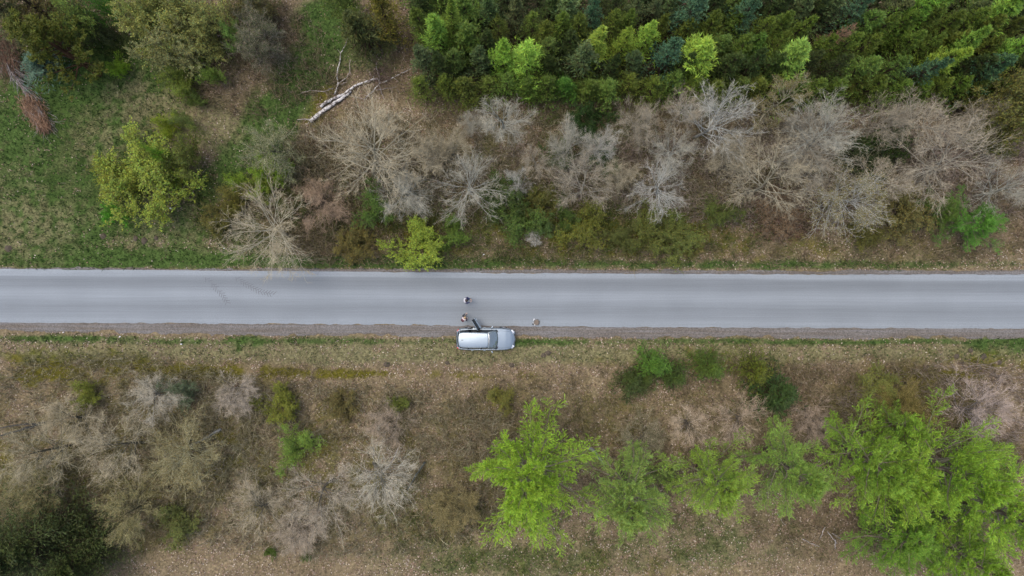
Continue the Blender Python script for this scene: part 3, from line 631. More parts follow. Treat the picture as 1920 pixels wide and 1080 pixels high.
for (ri, lk), lst in sorted(rows.items()):
    lst.sort()
    for k, (px, py, dpx, _) in enumerate(lst):
        nm, meshes, tint, hs = LOOK[lk]
        tall = lk in ('bright', 'yellow', 'star'); h = (4.6 if ri == 5 else 6.4) * rg.uniform(.9, 1.1) * (1.3 if tall and ri < 5 else 1)
        hc = h * (.62 if ri == 5 else .72)
        v = meshes[rg.randrange(len(meshes))]
        j = 1 + rg.uniform(-.16, .16); tt = tuple(c * j * (1 + rg.uniform(-.1, .1)) for c in tint)
        row = rname[ri]
        lab = f'{nm}, {ORD[k]} such from the left in the {row} plantation row' if len(lst) > 1 else f'{nm}, the only such in the {row} plantation row'
        plant('spruce_tree' if meshes is not BRI else 'fir_tree', v, ('trunk', 'branches', 'foliage'), px, py, dpx, hs, h, lab, 'spruce' if meshes is not BRI else 'fir', 'conifers of the dense plantation', ((.1, .08, .06), (.08, .06, .045), tt), .98 if lk in ('olive', 'dark') else 1.1, .25)

# ---- bare trees -----------------------------------------------------------------
GREY, TAN, PINK, WHITE, KHAKI = (.33, .325, .27), (.33, .30, .215), (.315, .285, .22), (.40, .40, .36), (.33, .31, .185)
BARES = [ # px, py, diameter px, height m, tint, variant, label, lean x, lean y, buds tint or None
 (706, 272, 205, 8.5, TAN, 1, 'broad grey-tan leafless tree just below the fallen birch', 0, 0, None),
 (500, 436, 190, 7.0, TAN, 4, 'round tan leafless tree whose twigs hang over the north edge of the road', 0, 0, None),
 (882, 345, 140, 8, GREY, 4, 'grey leafless tree standing above the bright yellow-green roadside bush', 0, 0, None),
 (945, 222, 95, 10, GREY, 2, 'tall narrow whitish leafless tree reaching up to the front row of spruces', .02, 0, None),
 (886, 232, 52, 6, GREY, 5, 'small thin leafless tree left of the tall narrow whitish one', 0, 0, None),
 (1090, 335, 125, 8.5, PINK, 6, 'pinkish grey leafless tree with wide fan of branches above mid road', 0, 0, None),
 (1062, 268, 90, 8, GREY, 3, 'loose leafless tree in front of a dark green holly-like bush', 0, 0, None),
 (1128, 275, 70, 7, WHITE, 5, 'small blue-grey twiggy leafless tree right of the dark green bush', 0, 0, None),
 (1005, 305, 60, 7, PINK, 2, 'thin leafless tree between the grey tree and the pinkish fan-shaped one', 0, 0, None),
 (968, 340, 52, 6, WHITE, 3, 'very small pale leafless tree beside the grey tree over the roadside', 0, 0, None),
 (1208, 232, 90, 9, PINK, 3, 'pale forked leafless tree touching the lowest spruce row near mid picture', .03, .03, None),
 (1236, 355, 115, 8, WHITE, 6, 'whitish leafless tree with a few green buds above the olive verge bushes', 0, 0, None),
 (1262, 288, 100, 8, GREY, 0, 'dense round grey leafless tree left of the tallest white crown', 0, 0, None),
 (1352, 215, 150, 12, WHITE, 4, 'tallest white-barked leafless tree reaching far into the spruces', 0, 0, None),
 (1288, 200, 80, 9, PINK, 2, 'slender leafless tree directly left of the tallest white-barked one', 0, 0, None),
 (1460, 190, 80, 9, TAN, 2, 'leafless tree with a dash of yellow buds against the dark spruces', .02, 0, (.17, .15, .04)),
 (1586, 212, 160, 12, GREY, 1, 'large leafless tree with long limbs sweeping up to the right', .10, .12, None),
 (1510, 235, 80, 8, PINK, 3, 'pinkish leafless tree between the yellow-budded and the sweeping tree', 0, .05, None),
 (1440, 325, 165, 8, TAN, 6, 'wide tan leafless tree with white inner limbs low on the slope', 0, 0, None),
 (1530, 310, 120, 8, PINK, 0, 'dense pinkish brown leafless crown above the reddish bush', 0, 0, None),
 (1600, 380, 140, 8, WHITE, 1, 'pale leafless tree dotted with yellow lichen or buds near the verge', 0, 0, (.21, .18, .05)),
 (1800, 300, 190, 10, PINK, 6, 'very wide pinkish leafless crown below the olive willow', 0, .1, None),
 (1755, 205, 110, 10, PINK, 2, 'leafless tree with pale limbs bordering the spruces at upper right', .08, .12, None),
 (1680, 238, 90, 9, PINK, 3, 'thin leafless tree at the right foot of the sweeping tree', 0, .1, None),
 (1893, 350, 120, 8, GREY, 4, 'grey leafless tree cut by the right edge above the road', 0, 0, None),
 (1162, 328, 70, 6.5, TAN, 5, 'small tan leafless tree between the pinkish fan and the whitish tree', 0, 0, None),
 (762, 362, 105, 7, GREY, 3, 'grey leafless tree below the broad grey-tan one, over dark scrub', 0, 0, None),
 (806, 285, 80, 7, TAN, 5, 'small brownish leafless tree left of the grey tree above the roadside', 0, 0, None),
 (508, 283, 105, 7, (.20, .20, .13), 0, 'hazy pale green leafless tree right of the olive bush', 0, 0, (.10, .12, .035)),
 (1370, 290, 90, 7, TAN, 5, 'small tan leafless tree under the tallest white-barked one', 0, 0, None),
 (1665, 330, 90, 8, PINK, 2, 'slim leafless tree at the left edge of the dark evergreen bush', 0, .05, None),
 (485, 70, 100, 7, (.17, .15, .12), 5, 'dim grey leafless tree at the top left by the little green bush', 0, 0, (.07, .09, .03)),
 (850, 270, 70, 6, TAN, 3, 'low brownish leafless tree left of the tall narrow whitish one', 0, 0, None),
 (1850, 215, 80, 8, PINK, 5, 'leafless tree just left of the olive willow', 0, .08, None),
 (600, 380, 110, 5, (.16, .12, .085), 3, 'low dark brown leafless thicket tree above the road, right of the round tan one', 0, 0, None),
 (1000, 445, 34, 2.2, (.25, .25, .23), 5, 'tiny whitish leafless sapling among green bushes at the verge', 0, 0, None),
 # south of the road
 (345, 860, 165, 9, KHAKI, 1, 'khaki leafless tree with pale limbs, most distinct of the lower left', 0, 0, (.19, .16, .06)),
 (205, 845, 170, 9, (.20, .18, .125), 6, 'wide dim leafless tree left of the khaki one below the road', 0, 0, None),
 (70, 855, 180, 11, (.17, .155, .105), 0, 'leafless tree with a dark leaning trunk at the lower left edge', 0, 0, None),
 (50, 930, 140, 10, (.19, .17, .09), 1, 'yellowish budding tree above the dark corner spruce', 0, 0, (.15, .14, .05)),
 (235, 965, 150, 9, (.19, .17, .09), 4, 'yellow-green budding tree right of the dark corner spruce', 0, 0, (.15, .145, .05)),
 (445, 745, 100, 5, (.19, .17, .14), 5, 'faint small leafless tree by the reddish stick', 0, 0, None),
 (292, 745, 120, 6, (.20, .19, .155), 3, 'greyish hazy leafless tree nearest the verge at lower left', 0, 0, None),
 (605, 940, 170, 9, (.20, .18, .14), 6, 'faint grey-brown leafless crown below the light green bush', 0, 0, None),
 (718, 900, 170, 9, (.23, .22, .18), 1, 'grey leafless crown left of the largest light green larch', 0, 0, None),
 (480, 950, 140, 8, (.18, .16, .115), 0, 'faint brown leafless crown between the budding tree and the grey one', 0, 0, None),
 (850, 955, 110, 7, (.2, .17, .09), 5, 'faint yellowish leafless crown at the lower left side of the largest larch', 0, 0, (.14, .12, .04)),
 (130, 790, 120, 7, (.18, .16, .11), 2, 'thin leafless tree at left between mossy verge and dark leaning trunk', 0, 0, None),
 (720, 800, 100, 6, (.18, .15, .115), 5, 'thin leafless tree on brown leaves left of the largest larch', 0, 0, None),
 (1205, 830, 110, 6, (.2, .175, .125), 3, 'tan twiggy leafless tree between the first two larches, above them', 0, 0, (.12, .12, .05)),
 (1385, 790, 130, 6, (.21, .17, .125), 6, 'tan twiggy leafless tree right above the middle larches', 0, 0, None),
 (1530, 800, 100, 6, (.19, .155, .12), 5, 'brown twiggy leafless tree below the darkest small spruce', 0, 0, None),
 (1850, 770, 160, 7, (.22, .185, .165), 1, 'greyish pink leafless tree at the right edge below the mossy patch', 0, 0, None),
 (1690, 770, 130, 5.5, (.16, .13, .05), 3, 'low olive budding tree below the mossy patch', 0, 0, (.12, .105, .02)),
 (560, 1000, 120, 7, (.19, .165, .13), 5, 'faint leafless crown near the bottom edge above two tiny bushes', 0, 0, None),
 (1290, 800, 100, 5, (.2, .165, .12), 2, 'brownish leafless tree on leaves left of the tan twiggy one', 0, 0, None),
]
for px, py, d, h, tint, v, lab, lx, ly, buds in BARES:
    h *= .85 if py < 500 else .55
    d *= 1 if py < 500 else .86
    ms = [BARE_T[v], BARE_C[v]]; ns = ['trunk', 'crown']; ts = [tuple(c * (1.05 if tint[0] > .26 else .6) for c in tint), tuple(c * (1.1 if tint[0] > .26 else 1.85) for c in tint)]
    if buds: ms.append(BUDS[v]); ns.append('foliage'); ts.append(buds)
    plant('bare_tree', ms, ns, px, py, d, 9, h, lab, 'tree', 'leafless trees north of the road' if py < 500 else 'leafless trees south of the road', ts, 1.0, lean=(-lx, ly))

# ---- bushes and leafy trees ------------------------------------------------------
OL, YG, BG, DG, LG = (.155, .18, .028), (.19, .225, .022), (.10, .25, .015), (.035, .065, .014), (.14, .17, .05)
BUSHES = [ # px, py, d, h, tint, variant, label
 (275, 330, 170, 4.6, OL, 1, 'large olive-yellow bush in the clearing above the road'),
 (222, 335, 90, 3.6, (.15, .155, .02), 0, 'yellow-green left lobe bush of the olive thicket in the clearing'),
 (345, 290, 95, 3.8, (.09, .10, .02), 2, 'darker green bush on the right side of the olive thicket'),
 (302, 292, 36, 5.2, (.13, .30, .02), 2, 'vivid green leafy shoot in the middle of the olive thicket'),
 (312, 236, 48, 3.4, YG, 0, 'yellow-green bush at the top of the olive thicket'),
 (345, 225, 42, 3, LG, 2, 'pale green bush beside the yellow-green one above the thicket'),
 (787, 460, 100, 3.2, (.19, .27, .035), 3, 'bright yellow-green bush at the north edge of the road'),
 (209, 398, 46, 1.6, (.07, .20, .015), 3, 'small vivid green bush on the grass above the road'),
 (224, 128, 40, 2.2, (.15, .24, .02), 3, 'small yellow-green bush alone on the grass at upper left'),
 (508, 318, 70, 3.2, (.13, .19, .02), 1, 'light green bush below the hazy pale tree'),
 (446, 340, 40, 2.4, (.13, .18, .022), 0, 'small round light green bush left of the lower hazy tree'),
 (490, 352, 55, 2.6, OL, 1, 'olive bush between the light green one and the round tan tree'),
 (300, 40, 130, 6.5, (.20, .195, .06), 1, 'big pale olive budding tree at the top left'),
 (380, 45, 110, 6.5, (.17, .165, .055), 0, 'second pale olive budding tree right beside the biggest one'),
 (325, 95, 110, 5.5, (.20, .185, .085), 2, 'tan budding tree below the big pale olive one'),
 (268, 20, 80, 6, (.17, .185, .05), 0, 'olive budding tree at the top edge left of the biggest one'),
 (338, 152, 66, 3.4, (.12, .145, .025), 0, 'soft green bush below the tan budding tree'),
 (396, 140, 50, 3.2, (.14, .19, .035), 2, 'pale green bush right of the soft green one'),
 (370, 190, 32, 2, (.10, .13, .03), 0, 'little green bush on the straw patch'),
 (443, 66, 54, 4.2, (.15, .24, .055), 2, 'light fresh green small tree at upper left of the grass track'),
 (135, 30, 90, 6, (.15, .19, .045), 2, 'green budding tree at the top edge near the left corner'),
 (165, 45, 60, 5, (.07, .08, .035), 3, 'dim olive green tree right of the dark pine'),
 (195, 10, 50, 6, (.06, .15, .02), 0, 'fresh green tree cut by the top edge at left'),
 (470, 12, 90, 5, (.10, .085, .035), 1, 'brown-olive budding tree at the top edge'),
 (410, 410, 60, 2.8, (.10, .085, .022), 1, 'brown-olive bush left of the round tan tree'),
 (440, 372, 60, 3, (.115, .10, .022), 0, 'olive bush directly above the round tan tree'),
 (545, 385, 60, 2.6, (.06, .065, .018), 1, 'dark olive bush right of the round tan tree'),
 (700, 388, 85, 3.2, (.07, .11, .022), 2, 'green leafy bush above the olive scrub, left of the bright roadside bush'),
 (665, 455, 70, 2.4, (.11, .085, .025), 1, 'brown-olive bush by the road left of the bright roadside bush'),
 (850, 437, 60, 2.4, (.08, .12, .02), 0, 'green bush right behind the bright roadside bush'),
 (950, 370, 90, 3.2, (.045, .065, .015), 1, 'dark green bush right of the grey roadside tree'),
 (975, 415, 85, 3, (.06, .09, .018), 0, 'mid green bush near the tiny whitish sapling'),
 (1022, 425, 45, 2.4, (.09, .13, .04), 2, 'small pale green bush right of the tiny whitish sapling'),
 (1015, 380, 70, 3, (.085, .08, .02), 1, 'brown-green bush under the pinkish fan-shaped tree'),
 (1095, 425, 90, 2.8, (.105, .105, .018), 0, 'olive bush on the verge above the parked car'),
 (1060, 408, 55, 2.6, (.06, .09, .018), 2, 'green bush left of the olive verge bush'),
 (1225, 425, 90, 2.8, (.09, .095, .022), 1, 'olive green bush below the whitish tree'),
 (1272, 445, 90, 2.4, (.095, .105, .025), 0, 'low olive bush near the road, right of the whitish tree'),
 (1165, 445, 60, 2, (.08, .085, .022), 2, 'low dull green bush on the verge between two olive ones'),
 (1100, 235, 80, 3.4, (.022, .045, .010), 3, 'dark green holly-like bush below the spruces'),
 (1050, 292, 60, 3, (.05, .075, .018), 3, 'dark bush behind the thin leafless trees at mid picture'),
 (1135, 300, 60, 2.6, (.04, .07, .018), 0, 'deep green bush under the small blue-grey tree'),
 (1350, 400, 70, 2.8, (.08, .095, .022), 2, 'green bush under the wide tan leafless tree'),
 (1462, 400, 85, 2.0, (.13, .085, .06), 1, 'reddish brown bush low on the slope'),
 (1625, 440, 60, 2, (.10, .09, .022), 0, 'low olive bush under the yellow-dotted tree'),
 (1700, 400, 100, 3.4, (.12, .10, .035), 1, 'brown-olive bush left of the vivid green young larch'),
 (1658, 275, 90, 3.6, (.035, .055, .012), 3, 'dark evergreen bush between the leafless trees at right'),
 (1620, 300, 90, 3, (.025, .035, .010), 1, 'blackish green bush left of the dark evergreen one'),
 (1890, 200, 130, 8.5, (.115, .105, .028), 1, 'large olive willow at the right edge below the spruces'),
 (1868, 250, 80, 6, (.095, .09, .022), 0, 'smaller olive tree under the large willow'),
 (650, 15, 75, 6, (.09, .115, .025), 0, 'light green tree at the top edge, left of the spruces'),
 (525, 758, 78, 2.4, (.13, .13, .022), 3, 'round olive bush on brown leaves below the road'),
 (555, 838, 90, 2.6, (.12, .17, .03), 2, 'light green bush among the faint leafless crowns'),
 (157, 742, 56, 2.4, (.14, .145, .025), 0, 'olive-yellow bush below the mossy verge at left'),
 (338, 735, 66, 2.6, (.085, .10, .06), 2, 'grey-green bush right of the hazy leafless tree'),
 (747, 758, 40, 1.8, (.11, .12, .025), 0, 'faint small olive bush left of the largest larch'),
 (940, 748, 52, 2, (.14, .125, .03), 0, 'faint yellow-olive bush straight above the largest larch'),
 (505, 1038, 24, 1, (.06, .09, .012), 3, 'tiny green bush near the bottom edge, left of two'),
 (573, 1046, 20, .9, (.06, .10, .014), 3, 'tiny green bush near the bottom edge, right of two'),
 (1655, 730, 80, 1.6, (.13, .13, .035), 1, 'flat olive bush left of the mossy patch at right'),
 (1848, 862, 84, 3.4, (.12, .15, .03), 2, 'sparse light green bush at right above the big larch group'),
 (330, 985, 80, 2.4, (.10, .105, .03), 0, 'faint green bush right of the lower yellow-green tree'),
 (1250, 890, 60, 3.2, (.10, .125, .035), 2, 'thin light green bush between the second and third larch'),
 (640, 760, 60, 1.8, (.11, .085, .03), 1, 'flat brown bush on the leaves below the road'),
]
for px, py, d, h, tint, v, lab in BUSHES:
    plant('bush' if h < 5 else 'budding_tree', SHR[v], ('stems', 'foliage'), px, py, d, 3.2, h, lab, 'bush' if h < 5 else 'tree', 'bushes and budding trees beside the road', (tuple(.7 * c + .05 for c in tint), tuple(min(.38, c * f) for c, f in zip(tint, (1.55, 1.7, 1.4)))), 1.02)

# ---- single conifers ---------------------------------------------------------------
plant('pine_tree', PIN, ('trunk', 'foliage'), 92, 78, 118, 8, 8, 'dark yellow-green pine with clumped needles near the upper left corner', 'pine', None, ((.12, .08, .05), (.10, .115, .014)))
for a in [(72, 118, 66, 4, STAR[0], (.030, .085, .09), 'blue-green spruce tucked under the yellow-green pine'), (14, 25, 80, 8, SPR[0], (.035, .06, .03), 'dull green spruce in the upper left corner'),
          (40, -5, 80, 9, SPR[2], (.045, .06, .02), 'olive spruce cut by the top edge at the left corner'), (668, 48, 74, 6.5, SPR[1], (.030, .055, .022), 'dark spruce standing alone left of the plantation'),
          (716, 15, 58, 8, SPR[0], (.06, .085, .018), 'olive green spruce cut by the top edge, left of the plantation'),
          (1188, 718, 52, 3.0, SPR[1], (.022, .05, .016), 'small dark green spruce, leftmost of the group below the road'), (1231, 688, 52, 4.2, BRI[1], (.038, .12, .025), 'small vivid green spruce in the group below the road'),
          (1269, 708, 44, 2.8, SPR[3], (.022, .055, .014), 'small dark spruce touching the vivid green one on its right'), (1333, 690, 54, 3.4, SPR[0], (.03, .075, .016), 'rounded green spruce standing alone right of the vivid group'),
          (1421, 697, 62, 3.6, SPR[2], (.042, .078, .012), 'yellowish green small spruce above the darkest one'), (1466, 742, 72, 3.8, SPR[3], (.016, .045, .014), 'darkest small spruce, lowest and rightmost of the roadside group'),
          (1210, 712, 40, 2.6, SPR[0], (.024, .055, .014), 'small green spruce squeezed under the vivid one'),
          (22, 1040, 185, 8, BIGS, (.024, .050, .020), 'big dark green spruce filling the lower left corner'), (125, 1075, 120, 6.5, BIGS, (.026, .055, .02), 'dark spruce at the bottom edge beside the big corner one')]:
    px, py, d, h, ms, tint, lab = a; src = 11 if ms is BIGS else 8.5 if ms in STAR else 9.5 if ms in BRI else 9.0
    plant('spruce_tree', ms, ('trunk', 'branches', 'foliage'), px, py, d, src, h, lab, 'spruce', None, ((.1, .08, .06), (.08, .06, .045), tuple(c * f for c, f in zip(tint, (2.1, 1.35, .8)))), 1.04, .2)
LT = (.125, .245, .025)
for a in [(992, 905, 232, 11.5, 0, LT, 'largest single light green larch, below the parked car'), (1182, 935, 165, 9, 1, (.105, .19, .045), 'duller green larch right of the largest one'),
          (1345, 905, 145, 9, 2, (.12, .22, .035), 'light green larch with two spreading arms, third from the left'), (1492, 890, 145, 9, 3, (.105, .20, .042), 'soft green larch between the two-armed larch and the big right group'),
          (1640, 870, 155, 10, 1, (.11, .22, .03), 'light green larch at the left side of the big right group'), (1695, 905, 160, 10, 2, (.13, .25, .03), 'larch with drooping yellow-green tips in the middle of the right group'),
          (1800, 885, 195, 12, 0, (.12, .245, .028), 'tall light green larch at the heart of the right group'), (1885, 965, 195, 12, 3, (.125, .25, .03), 'light green larch at the right edge of the picture'),
          (1700, 1010, 165, 6.5, 1, (.07, .16, .02), 'darker green lower larch at the bottom of the right group'), (1815, 1050, 165, 9, 2, (.10, .21, .022), 'green larch in the lower right corner'),
          (1698, 800, 74, 7, 3, (.10, .20, .03), 'slim small larch sticking up above the right group'), (1835, 418, 100, 4, 2, (.05, .15, .022), 'vivid green young larch near the right end of the north verge'),
          (1765, 398, 70, 3.4, 1, (.045, .095, .015), 'darker young larch left of the vivid one on the north verge')]:
    px, py, d, h, v, tint, lab = a
    plant('larch_tree', LAR[v], ('trunk', 'branches', 'foliage'), px, py, d, 11, h, lab, 'larch', None, ((.2, .17, .14), (.2, .19, .14), tuple(c * f for c, f in zip(tint, (1.95, 1.6, 1.3)))), 1.02)

# dead standing brown spruce in the plantation
def dead_conifer():
    rng = np.random.default_rng(61)
    x, y = at(1575, 55, 5.5); e = empty('dead_spruce', (x, y, 0)); tag(e, 'small dead brown spruce among the green ones at upper right', 'spruce')
    tr = Acc(); br = Acc()
    p0, r0 = limb(rng, v3(0, 0, -.2), v3(0, 0, 1), np.array([7.4]), np.array([.08]), np.array([.01]), 8, .02, .02); tr.add(tube(p0, r0, 6), ONE)
    P, D, t, R = fork(rng, p0, r0, 60, .3, 1, 1.1, .15); L = 1.1 * (1.1 - t)
    p1, r1 = limb(rng, P, D, L, np.full(60, .014), np.full(60, .006), 4, .1, .05); br.add(tube(p1, r1, 3), ONE)
    P, D, t, R = fork(rng, p1, r1, 9, .1, 1, .7, .2, .4); p2, r2 = limb(rng, P, D, rng.uniform(.1, .4, len(t)), np.full(len(P), .012), np.full(len(P), .006), 2, .2, .0); br.add(ribbon(p2, r2, rng), ONE)
    link('trunk', tr.mesh('trunk', M_BARK), e, (.14, .09, .06)); link('branches', br.mesh('branches', M_BARK), e, (.20, .12, .07))
dead_conifer()

# dead conifer fallen at the left edge: grey limbs, rusty needles at tip and root end
def fallen_dead():
    rng = np.random.default_rng(67)
    a = np.array([*at(2, 70), 1.3]); b = np.array([*at(84, 238), .25])
    e = empty('fallen_conifer', (a[0], a[1], 0)); tag(e, 'fallen dead conifer with bare grey limbs and rusty needles at the left edge', 'fallen tree')
    o = np.array([a[0], a[1], 0]); a0 = a - o; d = b - a; L = np.linalg.norm(d)
    p0, r0 = limb(rng, a0[None], d[None], np.array([L]), np.array([.15]), np.array([.02]), 10, .025, 0); tr = Acc(); tr.add(tube(p0, r0, 7), ONE)
    link('trunk', tr.mesh('trunk', M_BARK), e, (.15, .105, .085))
    br = Acc()
    P, D, t, R = fork(rng, p0, r0, 70, .22, .95, .42, .12); D[:, 2] = D[:, 2] * .5 + .03
    p1, r1 = limb(rng, P, D, rng.uniform(1.2, 3.2, 70) * (1.15 - .6 * t), np.full(70, .024), np.full(70, .008), 6, .10, -.015); p1[..., 2] = np.maximum(p1[..., 2], .05)
    br.add(tube(p1, r1, 4), (1, 1, 1))
    P, D, t, R = fork(rng, p1, r1, 6, .3, 1, .4, .15); p2, r2 = limb(rng, P, D, rng.uniform(.2, .9, len(t)), np.full(len(P), .010), np.full(len(P), .006), 3, .15, -.02); p2[..., 2] = np.maximum(p2[..., 2], .04)
    br.add(ribbon(p2, r2, rng), (.95, .92, .9)); link('branches', br.mesh('branches', M_BARK), e, (.27, .25, .24))
    fo = Acc()
    for c0, c1, n, r in ((.0, .42, 5200, .75), (.72, 1.04, 3800, .38)):
        f = rng.uniform(c0, c1, n); Q0 = a0 + d * f[:, None] + np.stack([rng.normal(0, r, n), rng.normal(0, r * .8, n), rng.uniform(-.2, .35, n)], -1) * (1.15 - .5 * (f - c0) / (c1 - c0))[:, None]
        Q0[:, 2] = np.maximum(Q0[:, 2], .06); D = d / L + rng.normal(0, .35, (n, 3)) * [1, 1, .4]
        fo.add(diamonds(Q0, D, rng.uniform(.15, .4, n), rng.uniform(.02, .045, n), rng), np.repeat(pick(rng, n, [(.12, .06, .035), (.15, .085, .05), (.08, .045, .03), (.10, .09, .05)] if c0 < .5 else [(.20, .115, .065), (.15, .08, .045), (.25, .16, .10)]), 4, 0))
    link('dead_needles', fo.mesh('dead_needles', M_NEEDLE), e, ONE)
fallen_dead()

# fallen birch ------------------------------------------------------------------------
def birch_mat():
    m, nt, b = new_mat('birch_bark')
    tc = N(nt, 'ShaderNodeNewGeometry'); n = N(nt, 'ShaderNodeTexNoise'); n.inputs['Scale'].default_value = 4.5; n.inputs['Detail'].default_value = 4
    nt.links.new(tc.outputs['Position'], n.inputs['Vector'])
    cr = N(nt, 'ShaderNodeValToRGB'); e = cr.color_ramp.elements; e[0].position = .44; e[0].color = (.13, .11, .10, 1); e[1].position = .52; e[1].color = (.55, .53, .50, 1)
    nt.links.new(n.outputs[0], cr.inputs[0]); nt.links.new(cr.outputs[0], b.inputs['Base Color']); b.inputs['Roughness'].default_value = .6
    return m
M_BIRCH = birch_mat()
def pxtube(name, pts, r0, r1, mat, parent, org, seed, z0=.18, z1=.15, sides=7, tint=None):
    rng = np.random.default_rng(seed); q = []
    pts = np.array(pts, float); n = (len(pts) - 1) * 5 + 1
    s = np.linspace(0, len(pts) - 1, n); X = np.interp(s, range(len(pts)), pts[:, 0]); Y = np.interp(s, range(len(pts)), pts[:, 1]); t = np.linspace(0, 1, n)
    X = X + rng.normal(0, .5, n) * (t > 0); Y = Y + rng.normal(0, .5, n) * (t > 0)
    x, y = at(X, Y); g = gz(x, y)
    P = np.stack([x - org[0], y - org[1], g + z0 * (1 - t) + z1 * t], -1)[None]; R = (r0 * (1 - t) + r1 * t)[None]
    V, Q = tube(P, R, sides)
    n1 = V.shape[0]; V = np.concatenate([V, P[0, :1], P[0, -1:]])
    T = [(n1, (k + 1) % sides, k) for k in range(sides)] + [(n1 + 1, n1 - sides + k, n1 - sides + (k + 1) % sides) for k in range(sides)]
    return link(name, np_mesh(name, V, Q, T, col=np.ones((len(V), 3)), mat=mat, smooth=True), parent, tint)
def birch():
    o = at(582, 229); e = empty('fallen_birch', (*o, 0)); tag(e, 'fallen white birch with two trunks lying in the leaves beside the grass track', 'fallen tree')
    pxtube('trunk', [(582, 229), (612, 206), (640, 188), (658, 172)], .17, .12, M_BIRCH, e, o, 1, .2, .2, 9)
    pxtube('trunk', [(603, 202), (622, 188), (646, 178), (662, 166), (682, 157), (702, 149)], .13, .06, M_BIRCH, e, o, 2, .25, .3, 8)
    for k, (p, a, b) in enumerate([([(628, 180), (635, 157), (633, 138), (638, 120), (640, 100), (652, 82), (655, 75)], .055, .02), ([(626, 166), (610, 174), (583, 171), (560, 180)], .045, .015), ([(632, 160), (650, 148), (656, 138), (656, 124), (659, 112)], .04, .012),
            ([(656, 134), (661, 142)], .02, .008), ([(640, 160), (652, 155)], .022, .01), ([(684, 188), (700, 172), (712, 157), (723, 154), (737, 146), (750, 140), (770, 131)], .05, .025), ([(713, 158), (710, 140), (706, 128), (708, 118)], .045, .02),
            ([(712, 162), (716, 175), (722, 188)], .035, .015), ([(706, 170), (728, 167), (745, 164)], .03, .012), ([(700, 152), (708, 148), (714, 155)], .05, .04), ([(684, 188), (672, 184), (660, 182)], .025, .01), ([(738, 146), (748, 154)], .02, .01), ([(582, 225), (560, 226)], .05, .03), ([(582, 229), (574, 238)], .03, .01), ([(684, 180), (697, 184)], .02, .01), ([(690, 156), (702, 147), (702, 144)], .03, .012), ([(640, 102), (634, 94)], .02, .008)]):
        pxtube('branch', p, a * 1.15, b, M_BIRCH if k in (5, 0) else M_BARK, e, o, 20 + k, .28, .3, 5, (.32, .28, .25))
    rng = np.random.default_rng(8); tw = Acc()
    n = 110; c = np.array([*at(716, 146), .3]) - [*o, 0]; P = c + rng.normal(0, .5, (n, 3)) * [1, 1, .1]; D = rng.normal(0, 1, (n, 3)) * [1, 1, .12] + [.5, .5, 0.05]
    p, r = limb(rng, P, D, rng.uniform(.4, 1.6, n), np.full(n, .014), np.full(n, .006), 5, .2, 0); tw.add(tube(p, r, 3), ONE); link('twigs', tw.mesh('twigs', M_BARK), e, (.16, .11, .09))
birch()

# loose trunks, sticks, molehills and litter on the floor --------------------------------
def stick(name, pts, r0, r1, tint, label, seed, z0=.12, z1=.15, cat='log', group=None):
    o = at(*pts[0]); e = pxtube(name, pts, r0, r1, M_BARK, None, o, seed, z0, z1, 7, tint); e.location = (*o, 0); tag(e, label, cat, group)
stick('broken_trunk', [(1103, 838), (1116, 846), (1130, 866)], .17, .11, (.15, .145, .14), 'grey broken log end left of the duller green larch', 3, .3, .8)
stick('broken_trunk', [(94, 791), (66, 798), (22, 812)], .16, .06, (.045, .045, .04), 'dark leaning dead trunk at the lower left edge', 4, .3, 2.0)
stick('broken_trunk', [(88, 792), (50, 793), (0, 800)], .10, .05, (.06, .055, .045), 'thinner dark trunk just above the leaning dead trunk', 5, .3, 1.6)
stick('broken_trunk', [(418, 803), (395, 816), (374, 828)], .12, .07, (.14, .14, .125), 'grey leaning trunk in front of the khaki leafless tree', 6, .5, 1.8)
stick('broken_trunk', [(446, 719), (436, 731), (418, 750)], .08, .03, (.13, .07, .05), 'reddish rotten stick in the leaves below the road', 7, .1, .2, 'stick')
stick('broken_trunk', [(798, 864), (782, 886), (770, 908)], .09, .05, (.08, .085, .07), 'dark mossy thin trunk left of the largest larch', 9, .3, 1.5)
stick('broken_trunk', [(748, 838), (742, 854), (722, 884)], .06, .03, (.3, .28, .25), 'pale thin trunk left of the dark mossy one', 10, .3, 1.2)
stick('broken_trunk', [(112, 952), (96, 962), (74, 972)], .12, .08, (.17, .07, .05), 'red-brown rotten log above the dark corner spruce', 12, .3, .8)
for k, (p, l) in enumerate([([(1546, 987), (1536, 1010)], 'upright'), ([(1504, 1010), (1520, 1018), (1536, 1024)], 'leftmost'), ([(1551, 996), (1562, 1010), (1570, 1020)], 'middle'), ([(1566, 1012), (1567, 1030)], 'lowest'), ([(1560, 1000), (1582, 1014)], 'rightmost')]):
    stick('stick', p, .035, .015, (.42, .39, .37), f'thin white fallen stick, the {l} of five below the right larches', 40 + k, .1, .12, 'stick', 'white sticks below the larches')
for k, (p, l) in enumerate([([(1455, 960), (1470, 983)], 'thin pale fallen stick just below the soft green larch'), ([(246, 1018), (238, 1027)], 'short pale stick near the bottom edge at left'), ([(290, 998), (276, 1006)], 'short pale stick right of the lower yellow-green tree')]):
    stick('stick', p, .025, .012, (.36, .32, .28), l, 60 + k, .1, .12, 'stick')
M_SOIL = simple('dug_soil', (.085, .066, .045), .95, noise=.35, scale=9)
